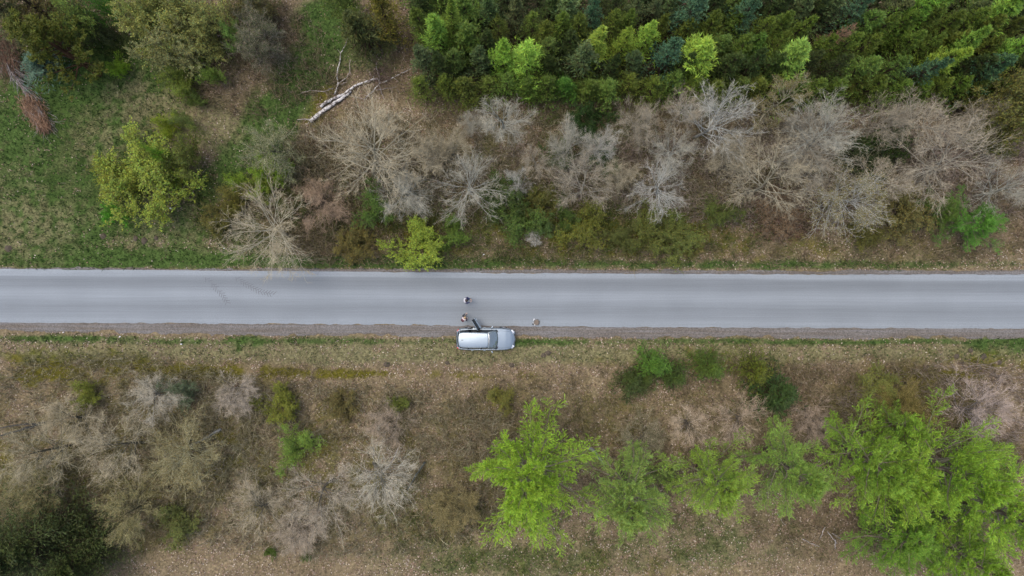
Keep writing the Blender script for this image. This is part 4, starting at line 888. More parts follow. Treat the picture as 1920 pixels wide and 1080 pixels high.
def molehill(px, py, r, label):
    x, y = at(px, py); rng = random.Random(px); bm = bmesh.new(); n = 12; z = float(gz(np.array([x]), np.array([y]))[0])
    prev = None; top = bm.verts.new((0, 0, r * .5))
    for j, (f, hh) in enumerate(((.35, .42), (.7, .25), (1.0, -.1))):
        ring = [bm.verts.new((math.cos(a) * r * f * rng.uniform(.8, 1.2), math.sin(a) * r * f * rng.uniform(.75, 1.2), r * hh * rng.uniform(.8, 1.2))) for a in [k / n * 2 * math.pi for k in range(n)]]
        for k in range(n):
            if prev: bm.faces.new((prev[k], ring[k], ring[(k + 1) % n], prev[(k + 1) % n]))
            else: bm.faces.new((top, ring[k], ring[(k + 1) % n]))
        prev = ring
    o = bm_obj('molehill', bm, M_SOIL, smooth=True); o.location = (x, y, z); tag(o, label, 'molehill', 'molehills on the verges')
for a in [(1028, 661, .28, 'dark brown molehill on the grass right of the car, upper of two'), (1019, 666, .24, 'dark brown molehill on the grass right of the car, lower of two'), (959, 684, .26, 'dark molehill in the leaves below the bonnet of the car'), (1820, 657, .24, 'grey molehill at right, just below the green verge'),
          (1845, 668, .30, 'largest grey molehill at the right below the road'), (1876, 679, .26, 'dark molehill at the right, lowest of the row'), (1794, 668, .26, 'pale grey molehill at right, leftmost of the row'), (724, 683, .3, 'dark greenish molehill in the leaves left below the car'), (838, 680, .22, 'small dark molehill straight below the rear of the car'),
          (192, 443, .26, 'dark molehill in the grass above the road, leftmost of its row'), (254, 447, .26, 'dark molehill in the grass above the road, second of its row'), (271, 451, .3, 'dark molehill in the grass above the road, third of its row'), (293, 446, .24, 'dark molehill in the grass above the road, rightmost of its row'), (15, 465, .3, 'dark molehill at the left edge just above the road'), (1213, 474, .24, 'grey molehill on the verge above the road, right of the car'), (1858, 460, .3, 'grey molehill on the north verge near the right edge')]:
    molehill(*a)
M_PAPER = simple('white_litter', (.75, .75, .74), .5, noise=.03)
for px, py, r, l in [(322, 391, .11, 'white scrap lying in the grass below the olive thicket'), (226, 631, .07, 'white scrap on the green strip below the road at left'), (341, 645, .09, 'white scrap on the dry grass below the road at left'), (907, 477, .09, 'white scrap on the leaves above the road'), (421, 466, .06, 'tiny white scrap in the grass left of the round tan tree'), (119, 623, .06, 'white speck at the edge of the gravel at far left')]:
    bm = bmesh.new(); rr = random.Random(px); x, y = at(px, py)
    ring = [(math.cos(a) * r * rr.uniform(.7, 1.1), math.sin(a) * r * .6 * rr.uniform(.7, 1.1)) for a in [k / 7 * 2 * math.pi for k in range(7)]]
    t_ = [bm.verts.new((u, v, .05 + rr.uniform(0, .03))) for u, v in ring]; b_ = [bm.verts.new((u * 1.05, v * 1.05, .0)) for u, v in ring]
    bm.faces.new(t_)
    for k in range(7): bm.faces.new((t_[k], b_[k], b_[(k + 1) % 7], t_[(k + 1) % 7]))
    o = bm_obj('paper_scrap', bm, M_PAPER); o.location = (x, y, float(gz(np.array([x]), np.array([y]))[0]) + .06); tag(o, l, 'litter')

# ------------------------------------------------------------------ the car
def car_paint():
    m, nt, b = new_mat('silver_paint')
    tc = N(nt, 'ShaderNodeTexCoord'); n = N(nt, 'ShaderNodeTexNoise'); n.inputs['Scale'].default_value = 3; n.inputs['Detail'].default_value = 6; nt.links.new(tc.outputs['Object'], n.inputs['Vector'])
    c = mixc(nt, (.27, .33, .375), (.31, .365, .41), n.outputs[0]); nt.links.new(c, b.inputs['Base Color'])
    b.inputs['Metallic'].default_value = .55; b.inputs['Roughness'].default_value = .38; b.inputs['Coat Weight'].default_value = .8; b.inputs['Coat Roughness'].default_value = .06
    return m
M_PAINT = car_paint()
M_GLASS, _nt, _b = new_mat('tinted_glass'); _b.inputs['Base Color'].default_value = (.30, .36, .36, 1); _b.inputs['Transmission Weight'].default_value = .6; _b.inputs['Roughness'].default_value = .02; _b.inputs['IOR'].default_value = 2.7
M_DGLASS, _nt, _b = new_mat('dark_glass'); _b.inputs['Base Color'].default_value = (.035, .045, .05, 1); _b.inputs['Transmission Weight'].default_value = .3; _b.inputs['Roughness'].default_value = .04
M_BLK = simple('black_plastic', (.025, .026, .028), .55); M_INT = simple('interior_trim', (.055, .06, .065), .8); M_SEAT = simple('seat_cloth', (.05, .055, .06), .9, scale=80)
M_TYRE = simple('tyre_rubber', (.03, .03, .032), .85); M_RIM = simple('alloy', (.6, .6, .62), .3, metal=.9); M_RED = simple('red_lens', (.45, .03, .03), .2, coat=.6); M_LAMP = simple('clear_lens', (.6, .63, .66), .12, metal=.4, coat=1)
def patch(name, rows, mat, parent, smooth=True, thick=0.0):
    bm = bmesh.new(); g = [[bm.verts.new(p) for p in r] for r in rows]
    for a, b in zip(g[:-1], g[1:]):
        for k in range(len(a) - 1):
            if len({a[k], a[k + 1], b[k + 1], b[k]}) == 4: bm.faces.new((a[k], a[k + 1], b[k + 1], b[k]))
    bmesh.ops.recalc_face_normals(bm, faces=bm.faces)
    o = bm_obj(name, bm, mat, parent, smooth)
    if thick: m = o.modifiers.new('solid', 'SOLIDIFY'); m.thickness = thick; m.offset = 0
    return o
def rbox(name, c, s, mat, parent, bev=.03, rz=0, rx=0, ry=0, taper=1.0):
    bm = bmesh.new(); bmesh.ops.create_cube(bm, size=1)
    for v in bm.verts:
        if v.co.z > 0: v.co.x *= taper; v.co.y *= taper
        v.co = Vector((v.co.x * s[0], v.co.y * s[1], v.co.z * s[2]))
    if bev: bmesh.ops.bevel(bm, geom=bm.edges, offset=bev, segments=3, profile=.6, affect='EDGES')
    o = bm_obj(name, bm, mat, parent, True); o.location = c; o.rotation_euler = (rx, ry, rz); return o
def wcurve(x):   # half width of the body at the shoulder
    return np.interp(x, [-2.34, -2.32, -2.26, -2.16, -1.95, -1.5, -.5, .6, 1.3, 1.7, 1.98, 2.12, 2.22, 2.30, 2.345, 2.36], [0, .50, .69, .79, .85, .885, .90, .90, .885, .855, .79, .71, .58, .38, .18, 0])
def belt(x): return np.interp(x, [-2.34, -2.2, -1, .95, 1.6, 2.1, 2.36], [.86, .98, .96, .93, .86, .76, .66])
def car():
    cx, cy = at(911, 634.5, .6)
    e = empty('estate_car', (cx, cy, -.03), math.radians(-.4)); e.rotation_euler.x = math.radians(3.5); tag(e, 'silver estate car parked on the gravel verge with its rear left door open', 'car')
    # outline right to left
    xs = np.concatenate([[-2.34, -2.335, -2.32, -2.29, -2.24, -2.16, -2.06], np.arange(-1.95, 1.85, .075), [1.9, 1.98, 2.06, 2.12, 2.18, 2.23, 2.27, 2.30, 2.325, 2.345, 2.36]])
    ws = wcurve(xs); fr = [0.0, .12, .26, .40, .54, .68, .80, .90, .96, 1.0]; off = [-.07, -.025, .0, .012, .018, .015, .005, -.008, -.03, -.065]
    # body sides
    door0, door1 = -1.36, -.36
    def wall(sgn):
        rows = []
        for x, w in zip(xs, ws):
            r = []
            for f, o_ in zip(fr, off):
                z = .2 + f * (belt(x) - .2); y = max(0, w + o_ * min(1, w / .4)); xx = x + (0 if abs(x) < 2 else math.copysign(o_ * .5, x))
                for wx in (-1.42, 1.42):
                    d = math.hypot(x - wx, z - .33)
                    if d < .36: y = min(y, .70)
                    elif d < .40: y += .012
                r.append((xx, sgn * y, z))
            rows.append(r)
        return rows
    for sgn in (1, -1):
        R = wall(sgn)
        if sgn < 0: patch('side_panel', R, M_PAINT, e)
        else:
            i0 = max(i for i, x in enumerate(xs) if x <= door0); i1 = min(i for i, x in enumerate(xs) if x >= door1)
            patch('side_panel', R[:i0 + 1], M_PAINT, e); patch('side_panel', R[i1:], M_PAINT, e)
            patch('door_sill', [[(p[0], p[1], p[2]) for p in r[:3]] + [(r[2][0], .72, .38)] for r in R[i0:i1 + 1]], M_PAINT, e)
    # bonnet (from cowl to nose)
    hx = [x for x in xs if x >= .88]; rows = []
    for x in hx:
        w = max(0, float(wcurve(x)) - .065 * min(1, float(wcurve(x)) / .4)); z = float(belt(x)); rows.append([(x + (0 if x < 2 else -.03), w * s_, z + (.055 * (1 - abs(s_) ** 2.2)) * min(1, (2.42 - x) / .3)) for s_ in np.linspace(-1, 1, 21)])
    patch('bonnet', rows, M_PAINT, e)
    for s_ in (1, -1): patch('bonnet_seam', [[(x, s_ * (.69 - .10 * max(0, x - 1.3)), float(belt(x)) + .0235 + .03 * (1 - (x - .9) / 1.5)), (x, s_ * (.70 - .10 * max(0, x - 1.3)), float(belt(x)) + .0225 + .03 * (1 - (x - .9) / 1.5))] for x in np.linspace(.95, 2.0, 12)], M_BLK, e)
    # shoulders beside the windows and behind them
    for sgn in (1, -1):
        patch('shoulder', [[(x, sgn * (float(wcurve(x)) - .065), float(belt(x))), (x, sgn * (float(wcurve(x)) - .10), float(belt(x)) + .012), (x, sgn * min(.80, float(wcurve(x)) - .12), float(belt(x)) + .0)] for x in xs if -2.1 <= x <= 1.0], M_PAINT, e)
    bx = [x for x in xs if x <= -2.06]
    patch('tailgate_shelf', [[(x, s_ * max(0, float(wcurve(x)) - .065 * min(1, float(wcurve(x)) / .4)), float(belt(x)) + .01) for s_ in np.linspace(-1, 1, 15)] for x in bx], M_PAINT, e)
    # roof
    rxs = np.array([-2.12, -2.105, -2.07, -2.0, -1.8, -1.4, -.9, -.4, 0, .12, .18]); rw = np.interp(rxs, [-2.12, -2.105, -2.07, -2.0, -1.8, -1.2, -.6, .18], [.40, .47, .53, .565, .59, .60, .60, .575])
    def rz_(x, s_): return 1.405 + .055 * (1 - abs(s_) ** 2.4) - .05 * max(0, (-x - 1.2)) - .04 * max(0, x + .3)
    patch('roof', [[(x + (.05 * (1 - s_ * s_) if x > .1 else -.03 * (1 - s_ * s_) if x < -2 else 0), w * s_, rz_(x, s_)) for s_ in np.linspace(-1, 1, 19)] for x, w in zip(rxs, rw)], M_PAINT, e, thick=.02)
    for s_ in (1, -1): patch('roof_rail', [[(x, s_ * (w - .035), rz_(x, .9) + .03), (x, s_ * (w - .01), rz_(x, .9) + .035), (x, s_ * (w + .01), rz_(x, .9) + .0)] for x, w in zip(rxs[3:-1], rw[3:-1])], M_PAINT, e, thick=.012)
    # windscreen
    def lerp(a, b, t): return tuple(p * (1 - t) + q * t for p, q in zip(a, b))
    top = [(.18 + .05 * (1 - s_ * s_), .585 * s_, rz_(.18, s_) - .005) for s_ in np.linspace(-1, 1, 13)]; bot = [(.86 + .17 * (1 - abs(s_) ** 2.2), .76 * s_, .955) for s_ in np.linspace(-1, 1, 13)]
    patch('windscreen', [[(p[0] + .0, p[1], p[2] + .05 * math.sin(math.pi * t)) for p in [lerp(a, b, t) for a, b in zip(top, bot)]] for t in np.linspace(0, 1, 7)], M_GLASS, e, thick=.006)
    patch('wiper_cowl', [[(b_[0] - .03 + .10 * t, b_[1] * (1 + .03 * t), .958 - .008 * t + .004) for b_ in bot] for t in (0, .5, 1)], M_BLK, e)
    for yy, a in ((.30, -.05), (-.28, -.03)): rbox('wiper', (.90 + a, yy, .99), (.025, .62, .012), M_BLK, e, .004, rz=.12)
    # rear window
    top = [(-2.11 - .03 * (1 - s_ * s_), .53 * s_, rz_(-2.1, s_) - .01) for s_ in np.linspace(-1, 1, 9)]; bot = [(-2.17 - .12 * (1 - abs(s_) ** 2.5), .70 * s_, .985) for s_ in np.linspace(-1, 1, 9)]
    patch('rear_window', [[lerp(a, b, t) for a, b in zip(top, bot)] for t in np.linspace(0, 1, 4)], M_DGLASS, e, thick=.006)
    # side windows and pillars
    def sw(x, t, sgn):   # point on the side glass plane
        xr = np.clip(x, -2.05, .2 + (x > .2) * 0); w_t = float(np.interp(xr, rxs, rw)); zt = rz_(xr, 1) - .005; zb = float(belt(x)) + .012; yb = min(.79, float(wcurve(x)) - .105)
        tt = 1 if x <= .2 else max(.02, 1 - (x - .2) / (.86 - .2))   # front quarter slopes with the screen
        t = t * tt
        return (x, sgn * (yb * (1 - t) + w_t * t + .02 * math.sin(math.pi * t)), zb * (1 - t) + zt * t)
    def side(a, b, name, mat, sgn, out=0, thick=.006):
        patch(name, [[(p[0], p[1] + sgn * out, p[2]) for p in [sw(x, t, sgn) for t in np.linspace(0, 1, 5)]] for x in np.linspace(a, b, max(2, int(abs(b - a) / .12)))], mat, e, thick=thick)
    for sgn in (1, -1):
        side(-.30, .80, 'side_window', M_DGLASS, sgn); side(-2.04, -1.44, 'side_window', M_DGLASS, sgn)
        if sgn < 0: side(-1.34, -.38, 'side_window', M_DGLASS, sgn)
        side(-.38, -.30, 'pillar', M_BLK, sgn, .004, .02); side(-1.44, -1.34, 'pillar', M_BLK, sgn, .004, .02); side(-2.10, -2.04, 'pillar', M_PAINT, sgn, .004, .02)
        patch('pillar', [[(.18, sgn * .575, 1.375), (.16, sgn * .61, 1.37)], [(.55, sgn * .672, 1.19), (.53, sgn * .705, 1.17)], [(.90, sgn * .755, .955), (.86, sgn * .80, .945)]], M_PAINT, e, thick=.025)
    # interior
    rbox('cabin_floor', (-.55, 0, .30), (2.9, 1.44, .06), M_INT, e, .01); rbox('boot_floor', (-1.85, 0, .62), (.7, 1.3, .06), M_INT, e, .01)
    rbox('dashboard', (.62, 0, .86), (.5, 1.4, .20), M_INT, e, .06); rbox('steering_wheel', (.30, .36, .92), (.05, .36, .34), M_BLK, e, .02, ry=-.4)
    for yy in (.36, -.36):
        rbox('seat_cushion', (-.02, yy, .50), (.5, .5, .16), M_SEAT, e, .05); rbox('seat_back', (-.34, yy, .82), (.14, .48, .62), M_SEAT, e, .05, ry=-.25); rbox('headrest', (-.46, yy, 1.18), (.09, .24, .18), M_SEAT, e, .04)
    rbox('rear_bench', (-.98, 0, .50), (.5, 1.3, .16), M_SEAT, e, .05); rbox('rear_backrest', (-1.36, 0, .80), (.14, 1.3, .56), M_SEAT, e, .05, ry=-.25)
    # open rear door on the left side
    d = empty('rear_door', (-.37, .87, 0)); d.parent = e; d.rotation_euler = (0, 0, math.radians(-58))
    R = []
    for x in np.linspace(0, -1.0, 12):
        r = []
        for f, o_ in zip(fr[1:], off[1:]):
            z = .2 + f * (.955 - .2)
            y = .03 + o_ - .02 * (x / -1.0) ** 2; xx = x
            dd = math.hypot(x + 1.05, z - .33)
            if dd < .38: xx = x + (.38 - dd) * .6
            r.append((xx, y, z))
        R.append(r)
    patch('door_panel', R, M_PAINT, d, thick=.03); patch('door_lining', [[(p[0] * .96 - .02, p[1] - .10 + .02, p[2]) for p in r] for r in R], M_INT, d, thick=.03)
    patch('door_top', [[(r[-1][0], r[-1][1] + .012, r[-1][2] + .006), (r[-1][0], r[-1][1] - .09, r[-1][2] + .006)] for r in R], M_PAINT, d, thick=.012)
    def dg(x, t): return (x, -.055 * (1 - t) - .27 * t + .015 * math.sin(math.pi * t), .965 * (1 - t) + 1.385 * t)
    patch('door_window', [[dg(x, t) for t in np.linspace(.03, .96, 4)] for x in np.linspace(-.05, -.93, 6)], M_DGLASS, d, thick=.006)
    patch('window_frame', [[dg(x, .95), dg(x, 1.03)] for x in np.linspace(-.02, -.97, 6)], M_PAINT, d, thick=.028)
    for a, b in ((-.0, -.05), (-.92, -.98), (-.70, -.73)): patch('window_frame', [[dg(x, t) for t in np.linspace(0, 1, 4)] for x in (a, b)], M_BLK, d, thick=.026)
    rbox('handle', (-.80, .07, .80), (.20, .035, .035), M_PAINT, d, .012)
    # handles, mirrors, lamps, bumpers, plates, wheels
    for x, s_ in ((-.10, 1), (-.10, -1), (-1.08, -1)): rbox('handle', (x, s_ * .93, .80), (.20, .035, .035), M_PAINT, e, .012)
    for s_ in (1, -1):
        m = rbox('mirror', (.52, s_ * 1.0, .98), (.10, .20, .13), M_PAINT, e, .04, rz=s_ * -.45); g = rbox('mirror_glass', (-.052, 0, 0), (.008, .16, .10), M_DGLASS, m, .003); rbox('mirror_arm', (.02, s_ * -.12, -.04), (.05, .1, .03), M_BLK, m, .01)
        rbox('headlight', (2.14, s_ * .60, .66), (.32, .24, .14), M_LAMP, e, .05, rz=s_ * -.75); rbox('fog_light', (2.22, s_ * .55, .36), (.10, .14, .09), M_LAMP, e, .03, rz=s_ * -.5)
        rbox('tail_light', (-2.20, s_ * .70, .84), (.22, .16, .22), M_RED, e, .05, rz=s_ * .8)
    rbox('rear_bumper', (-2.29, 0, .42), (.16, 1.36, .24), M_PAINT, e, .07); rbox('grille', (2.335, 0, .58), (.04, .62, .16), M_BLK, e, .01); rbox('front_bumper', (2.24, 0, .33), (.22, 1.18, .20), M_PAINT, e, .08)
    rbox('number_plate', (2.362, 0, .42), (.012, .52, .11), simple('plate_white', (.7, .7, .68), .4), e, .003); rbox('number_plate', (-2.375, 0, .60), (.012, .52, .11), simple('plate_white', (.7, .7, .68), .4), e, .003)
    rbox('antenna', (-1.85, 0, 1.47), (.16, .03, .05), M_BLK, e, .01)
    rbox('underbody', (0, 0, .27), (4.1, 1.36, .12), M_BLK, e, .03)
    for x in (-1.42, 1.42):
        for s_ in (1, -1):
            bm = bmesh.new(); n = 28; prof = [(.20, .10), (.29, .11), (.325, .09), (.325, -.09), (.29, -.11), (.20, -.10)]
            rings = [[bm.verts.new((math.cos(a) * r, y_, math.sin(a) * r)) for r, y_ in prof] for a in [k / n * 2 * math.pi for k in range(n)]]
            for k in range(n):
                for j in range(5): bm.faces.new((rings[k][j], rings[k][j + 1], rings[(k + 1) % n][j + 1], rings[(k + 1) % n][j]))
            turn = math.radians(-9) if x > 0 else 0
            w = empty('wheel', (x, s_ * (.80 if x > 0 else .785), .325), turn); w.parent = e
            bm_obj('tyre', bm, M_TYRE, w, True)
            bm = bmesh.new(); c = bm.verts.new((0, s_ * .075, 0)); ring = []; ring2 = []
            for k in range(20):
                a = k / 20 * 2 * math.pi; rr = .205; ring.append(bm.verts.new((math.cos(a) * rr, s_ * .10, math.sin(a) * rr))); ring2.append(bm.verts.new((math.cos(a) * rr * .9, s_ * (.085 if k % 4 < 2 else .02), math.sin(a) * rr * .9)))
            hub = [bm.verts.new((math.cos(k / 20 * 2 * math.pi) * .06, s_ * .09, math.sin(k / 20 * 2 * math.pi) * .06)) for k in range(20)]
            for k in range(20):
                l = (k + 1) % 20; bm.faces.new((ring[k], ring[l], ring2[l], ring2[k])); bm.faces.new((ring2[k], ring2[l], hub[l], hub[k])); bm.faces.new((hub[k], hub[l], c))
            bm_obj('rim', bm, M_RIM, w)
car()

# ------------------------------------------------------------------ people
def skinned(name, pts, edges, mat, parent, root=0, sub=2):
    me = bpy.data.meshes.new(name); me.from_pydata([p[:3] for p in pts], edges, []); me.materials.append(mat)
    o = link(name, me, parent); m = o.modifiers.new('skin', 'SKIN'); m.use_smooth_shade = True
    sv = me.skin_vertices[0].data if me.skin_vertices else None
    if sv is None:
        bm = bmesh.new(); bm.from_mesh(me); bm.verts.layers.skin.verify(); bm.to_mesh(me); bm.free(); sv = me.skin_vertices[0].data
    for k, p in enumerate(pts):
        r = p[3] if isinstance(p[3], (tuple, list)) else (p[3], p[3]); sv[k].radius = r; sv[k].use_root = (k == root)
    s = o.modifiers.new('sub', 'SUBSURF'); s.levels = sub; s.render_levels = sub
    return o
M_SKIN = simple('skin', (.50, .33, .25), .5, noise=.05); M_HAIRD = simple('dark_hair', (.028, .02, .016), .6); M_HAIRB = simple('blonde_hair', (.40, .28, .15), .55, noise=.4, scale=60)
M_NAVY = simple('navy_cloth', (.030, .042, .12), .85); M_LGREY = simple('pale_grey_cloth', (.55, .54, .55), .85); M_BLACKC = simple('black_cloth', (.018, .018, .022), .85); M_JEANS = simple('jeans', (.045, .06, .12), .9)
M_PINK = simple('pale_pink_cloth', (.62, .50, .48), .85); M_SHOE = simple('shoe', (.06, .055, .05), .7); M_BURG = simple('wine_cloth', (.10, .035, .04), .85)
def person(loc, rz, h, hair, jacket, hood, trousers, label, stride=.16, head_fwd=.10, arm='hold', bag=None, hairlen=0):
    e = empty('person', loc, rz); e.scale = (h / 1.75,) * 3; tag(e, label, 'person')
    hip, knee, ank = .92, .50, .09
    L = lambda s: [(stride * s * .15, s * .10, hip - .03, .088), (stride * s * .75 + .04, s * .105, knee, .062), (stride * s * .9 - .02 * (s < 0), s * .11, .24, .05), (stride * s * .95, s * .115, ank, .042), (stride * s * .95 + .14, s * .125, .045, .036)]
    tor = [(0, 0, .95, (.125, .105)), (.01, 0, 1.10, (.115, .10)), (.03, 0, 1.27, (.14, .11)), (.045, 0, 1.41, (.12, .09)), (.06, 0, 1.49, .052), (.055 + head_fwd * .5, 0, 1.56, .045)]
    hx = .05 + head_fwd
    def armp(s):
        if arm == 'hold': return [(.045, s * .17, 1.40, .062), (.06, s * .235, 1.15, .048), (.27, s * .16, 1.08, .037), (.36, s * .09, 1.10, .028)]
        return [(.045, s * .17, 1.40, .062), (.02 + .05 * s, s * .26, 1.16, .048), (.14 + .12 * s, s * .22, .98, .037), (.22 + .13 * s, s * .17, .96, .028)]
    # one continuous body
    P = list(tor) + [(hx, 0, 1.60, .055), (hx + .01, 0, 1.66, (.06, .065)), (hx, 0, 1.71, .04)]; E = [(0, 1), (1, 2), (2, 3), (3, 4), (4, 5), (5, 6), (6, 7), (7, 8)]
    for s in (1, -1):
        b = len(P); P += L(s); E += [(0, b)] + [(b + k, b + k + 1) for k in range(4)]
        b = len(P); P += armp(s); E += [(3, b)] + [(b + k, b + k + 1) for k in range(3)]
    P = [(p[0], p[1], p[2], tuple(x * .93 for x in (p[3] if isinstance(p[3], tuple) else (p[3], p[3])))) for p in P]
    skinned('body', P, E, M_SKIN, e)
    # jacket, trousers, shoes over it
    T = [(p[0], p[1], p[2], tuple(x * 1.13 for x in (p[3] if isinstance(p[3], tuple) else (p[3], p[3])))) for p in [(0, 0, .86, (.135, .12))] + tor[:5]]; E = [(0, 1), (1, 2), (2, 3), (3, 4), (4, 5)]
    for s in (1, -1):
        b = len(T); T += [(p[0], p[1], p[2], p[3] * 1.22) for p in armp(s)[:3]] + [tuple(.35 * a + .65 * c for a, c in zip(armp(s)[2][:3], armp(s)[3][:3])) + (.042,)]; E += [(4, b), (b, b + 1), (b + 1, b + 2), (b + 2, b + 3)]
    skinned('jacket', T, E, jacket, e)
    T = [(0, 0, .98, (.13, .115))]; E = []
    for s in (1, -1):
        b = len(T); T += [(p[0], p[1], p[2], p[3] * 1.2) for p in L(s)[:4]]; E += [(0, b)] + [(b + k, b + k + 1) for k in range(3)]
    skinned('trousers', T, E, trousers, e)
    for s in (1, -1):
        q = L(s)[3]; skinned('shoe', [(q[0] - .04, q[1], .055, .05), (q[0] + .07, q[1], .05, .05), (q[0] + .17, q[1], .04, .038)], [(0, 1), (1, 2)], M_SHOE, e)
        w = Vector(armp(s)[3][:3]); dr = (Vector(armp(s)[3][:3]) - Vector(armp(s)[2][:3])).normalized(); sd_ = Vector((0, 0, 1)).cross(dr).normalized()
        palm = w + dr * .045; hp = [(*w, .025), (*palm, (.034, .018))]; he = [(0, 1)]
        for k in range(4):
            a = palm + sd_ * (.027 - .018 * k) + dr * .03; ln = (.03, .035, .033, .025)[k]; b = len(hp); hp += [(*a, .009), (*(a + dr * ln), .009), (*(a + dr * (ln * 1.3) + Vector((0, 0, -ln * .9))), .008)]; he += [(1, b), (b, b + 1), (b + 1, b + 2)]
        b = len(hp); a = w + dr * .02 - sd_ * s * -.03; hp += [(*a, .011), (*(a + dr * .035 + sd_ * s * .012), .010), (*(a + dr * .06), .009)]; he += [(0, b), (b, b + 1), (b + 1, b + 2)]
        skinned('hand', hp, he, M_SKIN, e, sub=1)
    # face and hair (the head is bent forward)
    hd = empty('head', (hx, 0, 1.68)); hd.parent = e; hd.rotation_euler = (0, .45, 0)
    def blob(name, c, r, mat, cut=None, seg=20):
        bm = bmesh.new(); bmesh.ops.create_uvsphere(bm, u_segments=seg, v_segments=seg // 2 + 2, radius=1)
        if cut: bmesh.ops.delete(bm, geom=[v for v in bm.verts if cut(v.co)], context='VERTS')
        for v in bm.verts: v.co = Vector((v.co.x * r[0] + c[0], v.co.y * r[1] + c[1], v.co.z * r[2] + c[2]))
        return bm_obj(name, bm, mat, hd, True)
    blob('face', (.02, 0, .0), (.088, .074, .112), M_SKIN); blob('nose', (.108, 0, -.015), (.016, .011, .018), M_SKIN, seg=10)
    for s in (1, -1): blob('eye', (.093, s * .03, .012), (.011, .014, .008), M_HAIRD, seg=10); blob('ear', (.005, s * .076, -.01), (.018, .010, .03), M_SKIN, seg=10)
    blob('mouth', (.094, 0, -.055), (.008, .024, .006), simple('lips', (.35, .14, .12), .5), seg=10)
    blob('hair', (-.004, 0, .026), (.112, .098, .116), hair, lambda c: c.x > .5 and c.z < .5 or c.z < -.6)
    if hairlen: skinned('hair_tail', [(-.09, 0, .02, .05), (-.16, 0, -.08, .045), (-.19, 0, -.22, .03)], [(0, 1), (1, 2)], hair, hd)
    if hood:  # folded hood / yoke lying round the neck and over the shoulders
        skinned('hood', [(.05, .15, 1.47, .055), (-.06, .12, 1.50, .065), (-.11, 0, 1.50, .075), (-.06, -.12, 1.50, .065), (.05, -.15, 1.47, .055)], [(0, 1), (1, 2), (2, 3), (3, 4)], hood, e, 2)
    return e
px1 = at(874, 563, .8); P1 = person((*px1, .002), math.radians(-3), 1.80, M_HAIRD, M_NAVY, M_LGREY, M_JEANS, 'dark-haired person in navy jacket with pale hood standing mid road holding a controller', .20, .06)
px2 = at(871.5, 596.5, .8); P2 = person((*px2, .002), math.radians(48), 1.68, M_HAIRB, M_BLACKC, M_PINK, M_BLACKC, 'fair-haired person in black jacket and pale scarf standing by the open car door', .12, .05, 'walk', hairlen=0)
# rucksack worn by the second person, remote control held by the first
def rucksack():
    c = Vector((*px2, 0)) + Matrix.Rotation(math.radians(48), 3, 'Z') @ Vector((-.20, 0, 1.19))
    e = rbox('rucksack', c, (.18, .28, .40), M_BURG, None, .06, rz=math.radians(48)); tag(e, 'dark wine-coloured rucksack on the back of the fair-haired person', 'rucksack'); rbox('pocket', (-.10, 0, -.06), (.06, .2, .2), M_BLACKC, e, .03)
    for s in (1, -1): rbox('strap', (.11, s * .09, .14), (.12, .03, .20), M_BLACKC, e, .01)
rucksack()
def remote():
    c = Vector((*px1, 0)) + Matrix.Rotation(math.radians(-3), 3, 'Z') @ Vector((.45, 0, 1.14))
    e = rbox('remote_control', c, (.10, .17, .035), simple('grey_plastic', (.16, .16, .17), .5), None, .012, rz=math.radians(-3), ry=-.25); tag(e, 'small grey remote control in the hands of the person mid road', 'controller')
    for s in (1, -1): rbox('joystick', (-.0, s * .055, .028), (.012, .012, .024), M_BLK, e, .003); rbox('aerial', (.07, s * .04, .01), (.06, .014, .010), M_BLK, e, .003)
remote()

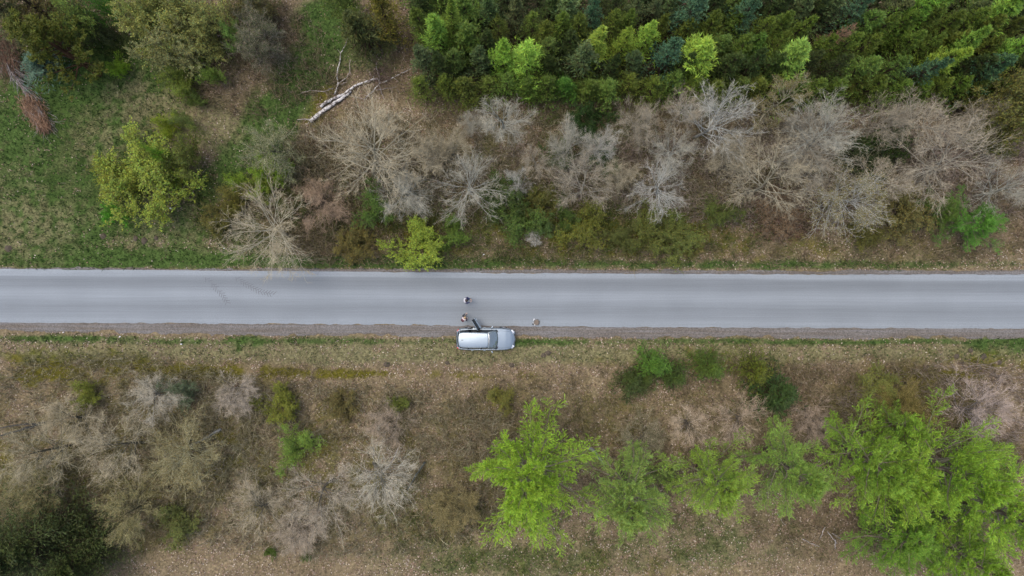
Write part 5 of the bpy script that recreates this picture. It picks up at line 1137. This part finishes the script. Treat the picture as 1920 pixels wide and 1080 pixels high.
# ------------------------------------------------------------------ round woven bag with small things beside it, at the lower road edge
def bag():
    x, y = at(1006, 604.3); e = empty('woven_bag', (x, y, .001)); e.scale = (.84, .84, .84); tag(e, 'round brown woven bag lying on the lower edge of the road', 'bag')
    m, nt, b = new_mat('woven_straw'); tc = N(nt, 'ShaderNodeTexCoord'); wv = N(nt, 'ShaderNodeTexWave'); wv.wave_type = 'RINGS'; wv.rings_direction = 'Z'; wv.inputs['Scale'].default_value = 14; wv.inputs['Distortion'].default_value = 6
    nt.links.new(tc.outputs['Object'], wv.inputs['Vector']); nt.links.new(mixc(nt, (.12, .095, .07), (.22, .175, .135), wv.outputs[0]), b.inputs['Base Color']); b.inputs['Roughness'].default_value = .9
    bm = bmesh.new(); n = 26; rr = random.Random(4); prev = None; c = bm.verts.new((0, 0, .13))
    for f, z in ((.3, .135), (.6, .13), (.82, .15), (.95, .12), (1.0, .06), (.9, .005)):
        ring = [bm.verts.new((math.cos(a) * .25 * f * rr.uniform(.95, 1.05), math.sin(a) * .27 * f * rr.uniform(.95, 1.05), z + rr.uniform(-.01, .01))) for a in [k / n * 2 * math.pi for k in range(n)]]
        for k in range(n):
            l = (k + 1) % n
            if prev: bm.faces.new((prev[k], ring[k], ring[l], prev[l]))
            else: bm.faces.new((c, ring[k], ring[l]))
        prev = ring
    bm_obj('bag_body', bm, m, e, True)
    a = [(math.cos(t) * .26, math.sin(t) * .28, .03 + .0 * t, .013) for t in np.linspace(-1.6, 1.3, 12)]; a = [(p[0] + .05, p[1], p[2], p[3]) for p in a]
    skinned('handle', a, [(k, k + 1) for k in range(11)], simple('dark_cord', (.06, .055, .05), .8), e, sub=1)
bag()
for px, py, s, mt, l, cat, nm in [(1001.4, 598.6, (.12, .09, .05), M_PAPER, 'small white packet at the top left of the round bag', 'packet', 'packet'), (1000.4, 600.6, (.07, .05, .04), M_PAPER, 'tiny white packet between the others left of the round bag', 'packet', 'packet'),
                                  (1000, 605.4, (.10, .10, .05), simple('pale_grey_card', (.42, .42, .42), .6), 'grey packet directly above the black object', 'packet', 'packet'), (999.4, 608, (.10, .15, .07), M_BLACKC, 'small black object left of the round bag', 'camera case', 'camera_case'), (1002.4, 609, (.12, .11, .05), simple('off_white_cloth', (.6, .58, .53), .8), 'off-white cloth below the round bag', 'cloth', 'folded_cloth')]:
    o = rbox(nm, (*at(px, py), s[2] / 2 + .003), s, mt, None, .015, rz=px % 1 * 2, taper=.8); tag(o, l, cat)
